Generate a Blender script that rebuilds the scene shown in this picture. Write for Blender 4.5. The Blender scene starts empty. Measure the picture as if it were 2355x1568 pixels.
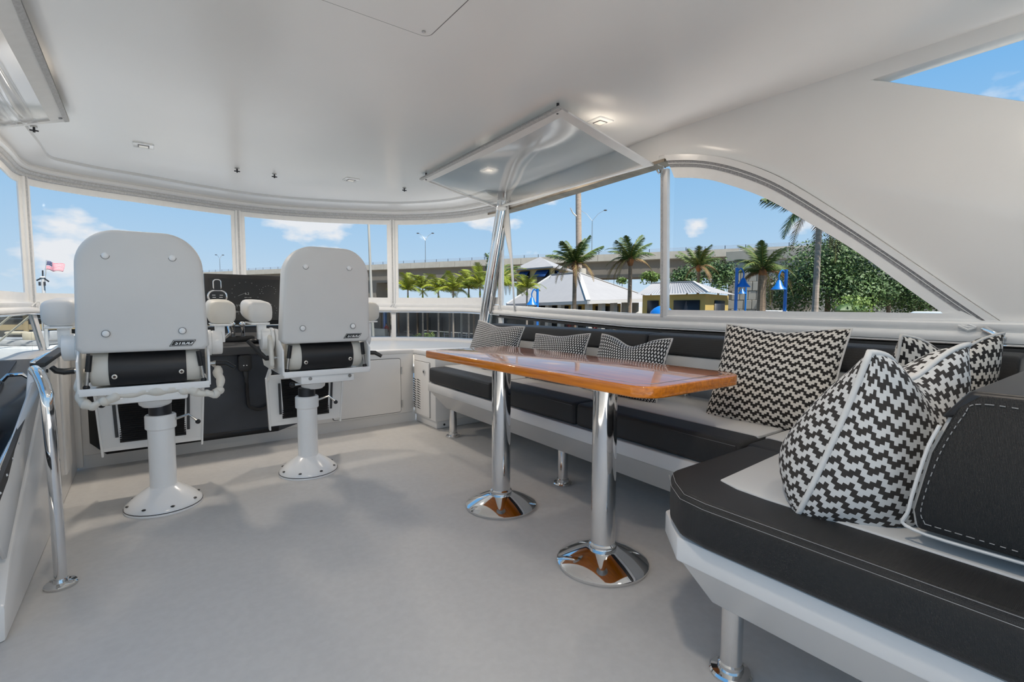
import bpy, bmesh, math, random
from mathutils import Vector, Matrix
random.seed(7)
SC = bpy.context.scene
COL = SC.collection
PI = math.pi

# ------------------------------------------------------------------ camera
cam_d = bpy.data.cameras.new('camera')
cam = bpy.data.objects.new('camera', cam_d)
COL.objects.link(cam)
cam_d.sensor_width = 36.0
cam_d.lens = 36.0 * 1135.0 / 2355.0
cam_d.clip_start = 0.02
cam_d.clip_end = 6000
CR, CU, CF = Vector((0.80526041, -0.59290403, 0.00452576)), Vector((0.03960841, 0.06140748, 0.99732657)), Vector((0.59159686, 0.80292835, -0.072933))
cam.matrix_world = Matrix(((CR.x, CU.x, -CF.x, 0.0), (CR.y, CU.y, -CF.y, 0.0), (CR.z, CU.z, -CF.z, 1.0), (0, 0, 0, 1)))
SC.camera = cam

# ------------------------------------------------------------------ sky
W = bpy.data.worlds.new('sky'); SC.world = W; W.use_nodes = True
nt = W.node_tree; nt.nodes.clear()
def wn(t, **k):
    n = nt.nodes.new(t)
    for a, b in k.items(): setattr(n, a, b)
    return n
def wl(a, b): nt.links.new(a, b)
tc = wn('ShaderNodeTexCoord'); sep = wn('ShaderNodeSeparateXYZ'); wl(tc.outputs['Generated'], sep.inputs[0])
ramp = wn('ShaderNodeValToRGB'); wl(sep.outputs['Z'], ramp.inputs['Fac'])
e = ramp.color_ramp.elements
e[0].position = 0.0; e[0].color = (0.60, 0.75, 0.88, 1)
e[1].position = 1.0; e[1].color = (0.12, 0.34, 0.72, 1)
for p, c in ((0.09, (0.47, 0.67, 0.87)), (0.20, (0.33, 0.58, 0.86)), (0.34, (0.21, 0.48, 0.83)), (0.55, (0.15, 0.41, 0.78))):
    k = e.new(p); k.color = (*c, 1)
mp = wn('ShaderNodeMapping'); mp.inputs['Scale'].default_value = (5.5, 5.5, 11.0); mp.inputs['Location'].default_value = (1.3, 3.1, 0.55)
wl(tc.outputs['Generated'], mp.inputs[0])
nz = wn('ShaderNodeTexNoise'); nz.inputs['Scale'].default_value = 1.0; nz.inputs['Detail'].default_value = 5.5; nz.inputs['Roughness'].default_value = 0.52
wl(mp.outputs[0], nz.inputs['Vector'])
cr = wn('ShaderNodeValToRGB'); wl(nz.outputs['Fac'], cr.inputs['Fac'])
cr.color_ramp.elements[0].position = 0.575; cr.color_ramp.elements[0].color = (0, 0, 0, 1)
cr.color_ramp.elements[1].position = 0.645; cr.color_ramp.elements[1].color = (1, 1, 1, 1)
fade = wn('ShaderNodeMapRange'); fade.inputs['From Min'].default_value = 0.36; fade.inputs['From Max'].default_value = 0.22
wl(sep.outputs['Z'], fade.inputs['Value'])
mul = wn('ShaderNodeMath', operation='MULTIPLY'); wl(cr.outputs['Color'], mul.inputs[0]); wl(fade.outputs[0], mul.inputs[1])
mx = wn('ShaderNodeMix', data_type='RGBA'); wl(mul.outputs[0], mx.inputs['Factor']); wl(ramp.outputs['Color'], mx.inputs['A'])
mx.inputs['B'].default_value = (0.86, 0.88, 0.91, 1)
bg = wn('ShaderNodeBackground'); wl(mx.outputs['Result'], bg.inputs['Color']); bg.inputs['Strength'].default_value = 0.715
wo = wn('ShaderNodeOutputWorld'); wl(bg.outputs[0], wo.inputs[0])

# ------------------------------------------------------------------ sun
sun_d = bpy.data.lights.new('sun', 'SUN'); sun = bpy.data.objects.new('sun', sun_d); COL.objects.link(sun)
sun_d.energy = 6.8; sun_d.angle = math.radians(0.6); sun_d.color = (1.0, 0.95, 0.86)
sun.rotation_euler = (-Vector((0.04, -0.52, 0.85))).to_track_quat('-Z', 'Y').to_euler()

# ------------------------------------------------------------------ exposure
vs = SC.view_settings
vs.view_transform = 'Standard'; vs.look = 'None'; vs.gamma = 1.0; vs.use_curve_mapping = False
vs.exposure = 0.48
SC.cycles.use_denoising = True
SC.cycles.max_bounces = 14; SC.cycles.diffuse_bounces = 8; SC.cycles.transparent_max_bounces = 24
SC.cycles.sample_clamp_indirect = 6.0; SC.cycles.caustics_reflective = False; SC.cycles.caustics_refractive = False

# ------------------------------------------------------------------ materials
def lk(t, a, b): t.links.new(a, b)
def M(name, col, rough=0.5, metal=0.0, spec=0.5, coat=0.0, var=0.0, vscale=8.0, bump=0.0, bscale=200.0, col2=None, stretch=None, dist=0.002):
    m = bpy.data.materials.new(name); m.use_nodes = True
    t = m.node_tree; b = t.nodes['Principled BSDF']
    b.inputs['Base Color'].default_value = (*col, 1); b.inputs['Roughness'].default_value = rough
    b.inputs['Metallic'].default_value = metal; b.inputs['Specular IOR Level'].default_value = spec
    b.inputs['Coat Weight'].default_value = coat; b.inputs['Coat Roughness'].default_value = 0.04
    tcn = t.nodes.new('ShaderNodeTexCoord'); src = tcn.outputs['Object']
    if stretch:
        mpn = t.nodes.new('ShaderNodeMapping'); mpn.inputs['Scale'].default_value = stretch; lk(t, src, mpn.inputs[0]); src = mpn.outputs[0]
    if var or col2:
        n = t.nodes.new('ShaderNodeTexNoise'); n.inputs['Scale'].default_value = vscale; n.inputs['Detail'].default_value = 4
        lk(t, src, n.inputs['Vector'])
        mix = t.nodes.new('ShaderNodeMix'); mix.data_type = 'RGBA'
        c2 = col2 if col2 else tuple(max(0, c * (1 - var)) for c in col)
        mix.inputs['A'].default_value = (*col, 1); mix.inputs['B'].default_value = (*c2, 1)
        r = t.nodes.new('ShaderNodeMapRange'); r.inputs['From Min'].default_value = 0.35; r.inputs['From Max'].default_value = 0.65
        lk(t, n.outputs['Fac'], r.inputs['Value']); lk(t, r.outputs[0], mix.inputs['Factor']); lk(t, mix.outputs['Result'], b.inputs['Base Color'])
    if bump:
        n2 = t.nodes.new('ShaderNodeTexNoise'); n2.inputs['Scale'].default_value = bscale; n2.inputs['Detail'].default_value = 2
        lk(t, src, n2.inputs['Vector'])
        bp = t.nodes.new('ShaderNodeBump'); bp.inputs['Strength'].default_value = bump; bp.inputs['Distance'].default_value = dist
        lk(t, n2.outputs['Fac'], bp.inputs['Height']); lk(t, bp.outputs[0], b.inputs['Normal'])
    return m
def weave_mat(name, col, rough, scale, strength):
    m = M(name, col, rough, var=0.15, vscale=5)
    t = m.node_tree; b = t.nodes['Principled BSDF']
    tcn = t.nodes.new('ShaderNodeTexCoord')
    ws = []
    for dr in ('X', 'Y', 'Z'):
        w = t.nodes.new('ShaderNodeTexWave'); w.bands_direction = dr; w.inputs['Scale'].default_value = scale; w.inputs['Distortion'].default_value = 0.4
        lk(t, tcn.outputs['Object'], w.inputs['Vector']); ws.append(w)
    a1 = t.nodes.new('ShaderNodeMath'); a1.operation = 'ADD'; lk(t, ws[0].outputs['Fac'], a1.inputs[0]); lk(t, ws[1].outputs['Fac'], a1.inputs[1])
    a2 = t.nodes.new('ShaderNodeMath'); a2.operation = 'ADD'; lk(t, a1.outputs[0], a2.inputs[0]); lk(t, ws[2].outputs['Fac'], a2.inputs[1])
    bp = t.nodes.new('ShaderNodeBump'); bp.inputs['Strength'].default_value = strength; bp.inputs['Distance'].default_value = 0.001
    lk(t, a2.outputs[0], bp.inputs['Height']); lk(t, bp.outputs[0], b.inputs['Normal'])
    return m
def clear_mat(name, tint, gloss=0.06, rough=0.16, fres=0.22):
    m = bpy.data.materials.new(name); m.use_nodes = True; t = m.node_tree; t.nodes.clear()
    o = t.nodes.new('ShaderNodeOutputMaterial'); mix = t.nodes.new('ShaderNodeMixShader')
    tr = t.nodes.new('ShaderNodeBsdfTransparent'); tr.inputs[0].default_value = (*tint, 1)
    g = t.nodes.new('ShaderNodeBsdfGlossy'); g.inputs['Roughness'].default_value = rough
    lw = t.nodes.new('ShaderNodeLayerWeight'); lw.inputs['Blend'].default_value = 0.25
    mm = t.nodes.new('ShaderNodeMath'); mm.operation = 'MULTIPLY_ADD'; mm.inputs[1].default_value = fres; mm.inputs[2].default_value = gloss * 0.4
    lk(t, lw.outputs['Fresnel'], mm.inputs[0]); lk(t, mm.outputs[0], mix.inputs[0]); lk(t, tr.outputs[0], mix.inputs[1]); lk(t, g.outputs[0], mix.inputs[2])
    lk(t, mix.outputs[0], o.inputs[0]); return m
def emit_mat(name, col, s):
    m = bpy.data.materials.new(name); m.use_nodes = True; t = m.node_tree
    b = t.nodes['Principled BSDF']; b.inputs['Base Color'].default_value = (*col, 1)
    b.inputs['Emission Color'].default_value = (*col, 1); b.inputs['Emission Strength'].default_value = s
    return m
GEL = M('white_gelcoat', (0.79, 0.778, 0.76), 0.22, var=0.02, vscale=3)
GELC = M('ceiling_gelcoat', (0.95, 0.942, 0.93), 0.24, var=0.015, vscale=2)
PAINT = M('white_enamel', (0.93, 0.93, 0.92), 0.2, var=0.02)
FLOORM = M('grey_nonskid', (0.60, 0.592, 0.58), 0.55, var=0.05, vscale=40, bump=0.25, bscale=900)
VINW = M('white_vinyl', (0.75, 0.742, 0.725), 0.5, var=0.02, vscale=6, bump=0.08, bscale=500)
VINC = M('cream_vinyl', (0.78, 0.75, 0.68), 0.5, var=0.03, vscale=6, bump=0.08, bscale=500)
VING = M('pale_grey_vinyl', (0.58, 0.58, 0.572), 0.5, var=0.02, vscale=6, bump=0.1, bscale=700)
VINB = weave_mat('black_woven_vinyl', (0.015, 0.0145, 0.0145), 0.45, 160, 0.5)
VINP = M('black_smooth_vinyl', (0.015, 0.015, 0.017), 0.40, var=0.1, vscale=6, bump=0.1, bscale=400)
CANV = M('white_canvas', (0.86, 0.855, 0.84), 0.6, var=0.03, vscale=20, bump=0.15, bscale=600)
ZIP = M('grey_zipper_tape', (0.58, 0.58, 0.58), 0.6, var=0.2, vscale=90, bump=0.4, bscale=500)
CHROME = M('polished_steel', (0.80, 0.80, 0.80), 0.05, metal=1.0, var=0.03, vscale=4)
STEEL = M('brushed_steel', (0.55, 0.54, 0.52), 0.25, metal=1.0, var=0.1, vscale=20)
BLK = M('black_plastic', (0.012, 0.012, 0.013), 0.38, var=0.2, vscale=20)
DARKM = M('dark_grey_metal', (0.05, 0.05, 0.055), 0.4, metal=0.6, var=0.1)
NAVY = M('slate_dash_cover', (0.046, 0.054, 0.068), 0.35, var=0.25, vscale=5)
DASH = M('charcoal_dash', (0.05, 0.052, 0.056), 0.5, var=0.1, vscale=12)
GASK = M('dark_gasket', (0.03, 0.03, 0.03), 0.6, var=0.1)
ACRY = M('smoked_acrylic', (0.012, 0.010, 0.010), 0.25, spec=0.22, var=0.1)
SEAM = M('seam_grey', (0.20, 0.20, 0.20), 0.6, var=0.1)
STITCH = M('white_thread', (0.34, 0.34, 0.34), 0.7, var=0.1)
ZIPD = M('dark_zipper_tape', (0.36, 0.36, 0.37), 0.6, var=0.35, vscale=120, bump=0.5, bscale=400)
CLEAR = clear_mat('clear_vinyl', (0.97, 0.975, 0.98), 0.002, 0.05, 0.012)
STOWED = clear_mat('stowed_clear_vinyl', (0.97, 0.97, 0.97), 0.22, 0.10)
GLASS = clear_mat('tinted_glass', (0.80, 0.82, 0.83), 0.15)
STRIPE_W = M('pale_thread', (0.62, 0.60, 0.57), 0.8, var=0.05)
# varnished wood: grain along Y
def wood_mat():
    m = M('varnished_teak', (0.80, 0.24, 0.004), 0.30, coat=1.0, col2=(0.56, 0.145, 0.003), vscale=3.0, stretch=(30, 1.6, 30))
    return m
WOOD = wood_mat()

# ------------------------------------------------------------------ mesh helpers
class MB:
    def __init__(s): s.v = []; s.f = []; s.uv = {}
    def add(s, vs_, fs):
        b = len(s.v); s.v += [Vector(p) for p in vs_]; s.f += [tuple(i + b for i in f) for f in fs]; return b
    def bx(s, x0, x1, y0, y1, z0, z1):
        s.add([(x0,y0,z0),(x1,y0,z0),(x1,y1,z0),(x0,y1,z0),(x0,y0,z1),(x1,y0,z1),(x1,y1,z1),(x0,y1,z1)],
              [(0,3,2,1),(4,5,6,7),(0,1,5,4),(1,2,6,5),(2,3,7,6),(3,0,4,7)]); return s
    def bar(s, p0, p1, w, h, up=(0,0,1)):   # rectangular bar between two points
        p0, p1 = Vector(p0), Vector(p1); d = (p1-p0).normalized(); u = Vector(up)
        if abs(d.dot(u)) > 0.98: u = Vector((0,1,0))
        r = d.cross(u).normalized(); u = r.cross(d)
        q = [r*a*w/2+u*b*h/2 for a, b in ((-1,-1),(1,-1),(1,1),(-1,1))]
        s.add([p0+k for k in q]+[p1+k for k in q], [(0,1,2,3),(4,7,6,5),(0,4,5,1),(1,5,6,2),(2,6,7,3),(3,7,4,0)]); return s
    def cyl(s, p0, p1, r0, r1=None, n=16):
        r1 = r0 if r1 is None else r1; p0, p1 = Vector(p0), Vector(p1); d = (p1-p0).normalized()
        a = d.orthogonal().normalized(); b = d.cross(a)
        R = [a*math.cos(2*PI*i/n)+b*math.sin(2*PI*i/n) for i in range(n)]
        s.add([p0+k*r0 for k in R]+[p1+k*r1 for k in R], [(i,(i+1)%n,n+(i+1)%n,n+i) for i in range(n)]+[tuple(range(n-1,-1,-1)), tuple(range(n,2*n))]); return s
    def tube(s, path, r, n=10, closed=False):
        P = [Vector(p) for p in path]; m = len(P); rr = r if isinstance(r, (list, tuple)) else [r]*m
        T0 = None; fr = []
        for i in range(m):
            t = (P[(i+1)%m]-P[i-1]) if closed else (P[min(i+1,m-1)]-P[max(i-1,0)])
            t.normalize()
            if T0 is None: a = t.orthogonal().normalized()
            else:
                a = fr[-1][0] - t*fr[-1][0].dot(t)
                a = a.normalized() if a.length > 1e-6 else t.orthogonal().normalized()
            T0 = t; fr.append((a, t.cross(a)))
        vs_ = []
        for i in range(m):
            a, b = fr[i]
            vs_ += [P[i]+(a*math.cos(2*PI*k/n)+b*math.sin(2*PI*k/n))*rr[i] for k in range(n)]
        fs = []
        for i in range(m if closed else m-1):
            j = (i+1) % m
            fs += [(i*n+k, i*n+(k+1)%n, j*n+(k+1)%n, j*n+k) for k in range(n)]
        if not closed: fs += [tuple(range(n-1,-1,-1)), tuple(range((m-1)*n, m*n))]
        s.add(vs_, fs); return s
    def lathe(s, prof, c=(0,0,0), n=32):    # profile of (radius, z), closed with caps
        cx, cy, cz = c; vs_ = []; m = len(prof)
        for r, z in prof: vs_ += [(cx+r*math.cos(2*PI*i/n), cy+r*math.sin(2*PI*i/n), cz+z) for i in range(n)]
        fs = []
        for j in range(m-1): fs += [(j*n+i, j*n+(i+1)%n, (j+1)*n+(i+1)%n, (j+1)*n+i) for i in range(n)]
        fs += [tuple(range(n-1,-1,-1)), tuple(range((m-1)*n, m*n))]
        s.add(vs_, fs); return s
    def prism(s, poly, a0, a1, axis='z'):
        def P(u, v, w): return {'z': (u,v,w), 'x': (w,u,v), 'y': (u,w,v)}[axis]
        n = len(poly); s.add([P(u,v,a0) for u,v in poly]+[P(u,v,a1) for u,v in poly],
            [tuple(range(n-1,-1,-1)), tuple(range(n,2*n))]+[(i,(i+1)%n,n+(i+1)%n,n+i) for i in range(n)]); return s
    def grid(s, fn, nu, nv, cu=False, cv=False, uv=False):
        U = nu if cu else nu+1; V = nv if cv else nv+1
        b = s.add([fn(i/nu, j/nv) for i in range(U) for j in range(V)], [])
        for i in range(nu):
            for j in range(nv):
                f = (b+i*V+j, b+((i+1)%U)*V+j, b+((i+1)%U)*V+(j+1)%V, b+i*V+(j+1)%V); s.f.append(f)
                if uv: s.uv[len(s.f)-1] = [(i/nu,j/nv),((i+1)/nu,j/nv),((i+1)/nu,(j+1)/nv),(i/nu,(j+1)/nv)]
        return s
    def ball(s, c, r, nu=14, nv=9):
        rx, ry, rz = r if isinstance(r, (tuple, list)) else (r, r, r); c = Vector(c)
        s.grid(lambda u, v: c+Vector((rx*math.cos(2*PI*u)*math.sin(PI*v*.998+.003), ry*math.sin(2*PI*u)*math.sin(PI*v*.998+.003), -rz*math.cos(PI*v))), nu, nv, cu=True); return s
    def build(s, name, mat, parent=None, bevel=0.0, seg=2, ang=35, flat=False, solid=0.0, sub=0):
        me = bpy.data.meshes.new(name)
        if parent is None:
            xs = [p.x for p in s.v]; ys = [p.y for p in s.v]; zs = [p.z for p in s.v]
            o0 = Vector(((min(xs)+max(xs))/2, (min(ys)+max(ys))/2, min(zs)))
        else: o0 = Vector((0,0,0))
        me.from_pydata([p-o0 for p in s.v], [], s.f)
        if s.uv:
            ul = me.uv_layers.new(name='UVMap')
            for pi, uvs in s.uv.items():
                pg = me.polygons[pi]
                for k, li in enumerate(pg.loop_indices): ul.data[li].uv = uvs[k]
        bm = bmesh.new(); bm.from_mesh(me)
        bmesh.ops.recalc_face_normals(bm, faces=bm.faces)
        if bevel > 0:
            es = [ed for ed in bm.edges if len(ed.link_faces) == 2 and ed.calc_face_angle(0) > math.radians(28)]
            bmesh.ops.bevel(bm, geom=es, offset=bevel, segments=seg, profile=0.5, affect='EDGES', clamp_overlap=True)
        if sub:
            bmesh.ops.subdivide_edges(bm, edges=bm.edges, cuts=sub, use_grid_fill=True)
        bm.to_mesh(me); bm.free()
        if not flat:
            me.shade_smooth(); me.set_sharp_from_angle(angle=math.radians(ang))
        if mat: me.materials.append(mat)
        o = bpy.data.objects.new(name, me); COL.objects.link(o)
        if parent is not None:
            o.parent = parent
            if parent.type == 'EMPTY': o.matrix_parent_inverse = Matrix.Translation(-Vector(parent.location))
            elif parent.parent is None: o.matrix_parent_inverse = Matrix.Translation(-Vector(parent.location))
        else: o.location = o0
        if solid:
            md = o.modifiers.new('thickness', 'SOLIDIFY'); md.thickness = solid; md.offset = 0
        return o
def tag(o, label, cat, group=None):
    o['label'] = label; o['category'] = cat
    if group: o['group'] = group
    return o
def thing(name, label, cat, loc=(0,0,0), group=None):
    o = bpy.data.objects.new(name, None); COL.objects.link(o); o.location = loc; o.empty_display_size = 0.1
    return tag(o, label, cat, group)
def struct(o, label=None):
    o['kind'] = 'structure'
    if label: o['label'] = label
    return o
def group_struct(name, loc=(0,0,0)):
    o = bpy.data.objects.new(name, None); COL.objects.link(o); o.location = loc; o['kind'] = 'structure'; return o
def copy_tree(o, parent=None):
    c = o.copy(); COL.objects.link(c); c.parent = parent
    for ch in list(o.children): copy_tree(ch, c)
    return c
def rbox(x0, x1, y0, y1, z0, z1): return MB().bx(x0, x1, y0, y1, z0, z1)
def catmull(pts, n=8):
    P = [Vector(p) for p in pts]; P = [P[0]*2-P[1]]+P+[P[-1]*2-P[-2]]; out = []
    for i in range(1, len(P)-2):
        a, b, c, d = P[i-1:i+3]
        for k in range(n):
            t = k/n; out.append(0.5*((2*b)+(c-a)*t+(2*a-5*b+4*c-d)*t*t+(3*b-a-3*c+d)*t**3))
    out.append(P[-2]); return out
def rrect(x0, x1, y0, y1, r, n=6):
    out = []
    for cx, cy, a in ((x1-r,y1-r,0),(x0+r,y1-r,90),(x0+r,y0+r,180),(x1-r,y0+r,270)):
        out += [(cx+r*math.cos(math.radians(a+90*k/n)), cy+r*math.sin(math.radians(a+90*k/n))) for k in range(n+1)]
    return out
def text_mesh(name, body, size, mat, parent, mw, extrude=0.0006, shear=0.0, spacing=1.0, bold=0.0):
    cu = bpy.data.curves.new(name, 'FONT'); cu.body = body; cu.size = size; cu.extrude = extrude; cu.align_x = 'CENTER'; cu.align_y = 'CENTER'; cu.shear = shear; cu.offset = bold; cu.space_character = spacing
    t = bpy.data.objects.new(name, cu); COL.objects.link(t)
    dg = bpy.context.evaluated_depsgraph_get(); me = bpy.data.meshes.new_from_object(t.evaluated_get(dg)); bpy.data.objects.remove(t)
    me.transform(mw); me.materials.clear(); me.materials.append(mat)
    o = bpy.data.objects.new(name, me); COL.objects.link(o); o.parent = parent
    if parent.parent is None: o.matrix_parent_inverse = Matrix.Translation(-Vector(parent.location))
    return o


# ================================================================== THE SETTING
# plan curve of the windscreen, port side round the bow to starboard
WS_CTRL = [(-0.72,1.9),(-0.72,3.2),(-0.70,4.3),(-0.67,4.82),(-0.40,5.03),(-0.07,5.13),(0.35,5.26),(0.714,5.337),(1.12,5.32),(1.52,5.207),
           (2.08,4.925),(2.40,4.60),(2.58,4.25),(2.65,3.75),(2.60,3.0),(2.54,2.3),(2.50,1.87)]
NC = 8
WS = catmull([(x, y, 0) for x, y in WS_CTRL], NC)
WSR = WS + [Vector((2.5, 1.2, 0)), Vector((2.5, 0.75, 0)), Vector((2.49, 0.3, 0)), Vector((2.48, -0.6, 0))]
def side_drop(p):                       # the rail falls slightly along the starboard side
    if p.x > 1.5 and p.y < 4.3: return -0.062*min(1.0, (4.3-p.y)/2.2)
    return 0.0
def sweep(curve, prof, drop=None, closed=True):
    mb = MB(); n = len(curve); k = len(prof); vs_ = []
    for i, p in enumerate(curve):
        t = (curve[min(i+1,n-1)]-curve[max(i-1,0)]).normalized(); nr = Vector((t.y, -t.x, 0))
        dz = drop(p) if drop else 0
        vs_ += [(p.x+nr.x*d, p.y+nr.y*d, z+dz) for d, z in prof]
    fs = []
    for i in range(n-1):
        for j in range(k if closed else k-1):
            fs.append((i*k+j, i*k+(j+1)%k, (i+1)*k+(j+1)%k, (i+1)*k+j))
    if closed: fs += [tuple(range(k)), tuple(range((n-1)*k+k-1, (n-1)*k-1, -1))]
    mb.add(vs_, fs); return mb

struct(rbox(-1.4, 2.46, -5.0, 3.93, -0.06, 0.0).build('floor', FLOORM), 'pale grey non-skid deck floor')
# hardtop underside
top_poly = [(-0.82, -2.2), (-0.82, 1.9)] + [(p.x, p.y) for p in WS[1:]] + [(2.56, 1.6), (2.56, -2.2)]
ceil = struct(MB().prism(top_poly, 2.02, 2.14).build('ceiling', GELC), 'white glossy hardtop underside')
MB().prism(rrect(-0.5, 0.908, 0.55, 1.781, 0.035), 2.0185, 2.03).build('hatch_seam', SEAM, ceil)
MB().prism(rrect(-0.495, 0.903, 0.555, 1.776, 0.032), 2.0168, 2.03).build('hatch_panel', GELC, ceil)
MB().cyl((0.87, 1.745, 2.0125), (0.87, 1.745, 2.02), 0.007).build('hatch_screw', STEEL, ceil)

# cornice and zipper track over the windscreen
struct(sweep(WS[:13*NC+1], [(0.19,2.03),(0.185,2.0),(0.15,1.985),(0.10,1.972),(0.055,1.966),(0.05,1.955),(0.06,1.948),(0.06,1.93),(0.045,1.92),(0.02,1.915),(-0.03,1.915),(-0.06,2.05)]).build('trim_1', GEL, ang=50), 'white moulded cornice under the hardtop front edge')
struct(sweep(WS[:13*NC+1], [(0.04,1.92),(0.045,1.91),(0.038,1.897),(0.03,1.893),(0.034,1.884),(0.03,1.872),(0.012,1.868),(0.0,1.868),(0.0,1.92)]).build('trim_2', ZIP, ang=50), 'grey zipper track above the clear panels')
# rail between upper clear panels and low windscreen
struct(sweep(WSR, [(0.03,0.932),(0.037,0.95),(0.03,0.966),(0.022,0.97),(0.031,0.985),(0.03,1.0),(0.02,1.006),(0.02,1.012),(-0.02,1.012),(-0.025,0.93)], side_drop).build('trim_3', CANV, ang=50), 'white rolled canvas rail around the windscreen')
struct(sweep(WSR, [(0.042,0.918),(0.047,0.924),(0.042,0.930),(-0.03,0.932),(-0.03,0.914)], side_drop).build('trim_4', CHROME, ang=50), 'polished steel strip under the canvas rail')
struct(sweep(WSR[13*NC:], [(0.055,0.90),(0.055,0.916),(-0.03,0.916),(-0.03,0.90)], side_drop).build('trim_5', GASK), 'black rubber strip under the starboard rail')

# clear roll-up windows between the mullions
def window(n, i0, i1, z0, z1, label, drop=None, pane=CLEAR, side=(1, 1), hem=0.045, hems=True):
    seg = WS[i0:i1+1]; mid = seg[len(seg)//2]
    g = group_struct('window_%d' % n, (mid.x, mid.y, z0)); g['label'] = label
    def strip(seg_, d, za, zb, name, mat, th=0.0):
        mb = MB(); vs_ = []
        for i, p in enumerate(seg_):
            t = (seg_[min(i+1,len(seg_)-1)]-seg_[max(i-1,0)]).normalized(); dz = drop(p) if drop else 0
            for dd in ((d-th/2), (d+th/2)):
                vs_ += [(p.x+t.y*dd, p.y-t.x*dd, za+dz), (p.x+t.y*dd, p.y-t.x*dd, zb+dz)]
        fs = []
        for i in range(len(seg_)-1):
            a, b = i*4, (i+1)*4
            fs += [(a,b,b+1,a+1),(a+2,a+3,b+3,b+2),(a+1,b+1,b+3,a+3),(a,a+2,b+2,b)]
        a = (len(seg_)-1)*4; fs += [(0,1,3,2),(a,a+2,a+3,a+1)]
        mb.add(vs_, fs); return mb.build(name, mat, g)
    strip(seg, 0.0, z0, z1, 'pane', pane, 0.002)
    if hems:
        strip(seg, 0.004, z1-0.052, z1+0.03, 'top_hem', CANV, 0.012)
        strip(seg, 0.004, z0-0.03, z0+0.035, 'bottom_hem', CANV, 0.012)
    for s, k in ((0, side[0]), (1, side[1])):
        if not k: continue
        p = seg[0] if s == 0 else seg[-1]; q = seg[1] if s == 0 else seg[-2]
        d = (q-p).normalized(); nr = Vector((d.y, -d.x, 0))*(1 if s == 0 else -1)
        dz = drop(p) if drop else 0
        MB().bar(p+d*0.008+Vector((0,0,z0-0.03+dz))+nr*0.005, p+d*0.008+Vector((0,0,z1+0.03+dz))+nr*0.005, hem*0.9, 0.014, up=nr).build('side_hem', CANV, g)
        MB().bar(p+d*(0.008+hem*0.75)+Vector((0,0,z0+dz))+nr*0.004, p+d*(0.008+hem*0.75)+Vector((0,0,z1+dz))+nr*0.004, hem*0.7, 0.009, up=nr).build('side_hem', CANV, g)
    return g
Z0, Z1 = 1.035, 1.875
window(1, 1*NC, 3*NC, Z0, Z1, 'clear panel round the port corner, white hem')
window(2, 3*NC, 7*NC, Z0, Z1, 'clear panel behind the left helm chair, white hem')
window(3, 7*NC, 10*NC, Z0, Z1, 'clear panel behind the right helm chair, white hem')
window(4, 10*NC, 13*NC, Z0, Z1, 'clear forward panel beside the slanting steel post')
# zipped mullions
for k, ci in enumerate((3, 7, 10, 13)):
    p = WS[ci*NC]; t = (WS[ci*NC+1]-WS[ci*NC-1]).normalized(); nr = Vector((t.y, -t.x, 0))
    zb = 0.995+side_drop(p)
    m = struct(MB().bar(p+nr*0.012+Vector((0,0,zb)), p+nr*0.012+Vector((0,0,1.90)), 0.05, 0.03, up=nr).build('trim_%d' % (6+k), CANV, bevel=0.006), 'white zipped mullion between clear panels, number %d from port' % (k+1))
    MB().bar(p+nr*0.029+Vector((0,0,zb)), p+nr*0.029+Vector((0,0,1.90)), 0.014, 0.006, up=nr).build('zipper', ZIP, m)
    b = MB()
    for a in range(3): b.tube([p+nr*(0.03+0.01*a)+t*(-0.03+0.03*a)+Vector((0,0,zb-0.02)), p+nr*0.045+t*(0.01*a)+Vector((0,0,zb+0.015)), p+nr*0.035+t*(0.025-0.02*a)+Vector((0,0,zb-0.03+0.012*a))], 0.004, 6)
    b.build('zip_pull', CANV, m)
# low fixed glass under the rail
low = [(10, 0, 3*NC, 'low port glass under the rail'), (11, 3*NC, 7*NC, 'low glass in front of the left helm chair'), (12, 7*NC, 10*NC, 'low glass in front of the right helm chair'), (13, 10*NC, 13*NC, 'low glass right of the right helm chair')]
for n, a, b, lab in low:
    window(n, a, b, 0.645, 0.92, lab, pane=GLASS, hems=False, side=(0, 0))
for k, ci in enumerate((3, 7, 10, 13)):
    p = WS[ci*NC]; t = (WS[ci*NC+1]-WS[ci*NC-1]).normalized(); nr = Vector((t.y, -t.x, 0))
    lean = -0.10 if ci == 3 else 0.0
    m = struct(MB().bar(p+nr*0.01+t*-lean+Vector((0,0,0.63)), p+nr*0.01+Vector((0,0,0.93+side_drop(p))), 0.055, 0.02, up=nr).build('trim_%d' % (12+k), GEL, bevel=0.004), 'white post in the low glass, number %d from port' % (k+1))
    MB().bar(p+nr*0.018+t*(-lean-0.024)+Vector((0,0,0.63)), p+nr*0.018+t*-0.024+Vector((0,0,0.93+side_drop(p))), 0.008, 0.012, up=nr).build('steel_edge', CHROME, m)
gl = MB(); gl.add([(2.66,3.72,0.66),(2.5,1.87,0.66),(2.5,0.3,0.66),(2.5,0.3,0.86),(2.5,1.87,0.86),(2.66,3.72,0.88)], [(0,1,4,5),(1,2,3,4)])
g = struct(gl.build('window_14', GLASS), 'low side glass behind the settee backrest')
for y in (1.75, 2.6):
    xx = 2.5+(y-1.87)*0.085 if y > 1.87 else 2.5
    MB().bar((xx-0.01, y, 0.62), (xx-0.01, y, 0.885), 0.05, 0.03, up=(1,0,0)).build('glass_post', GASK, g)

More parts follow.
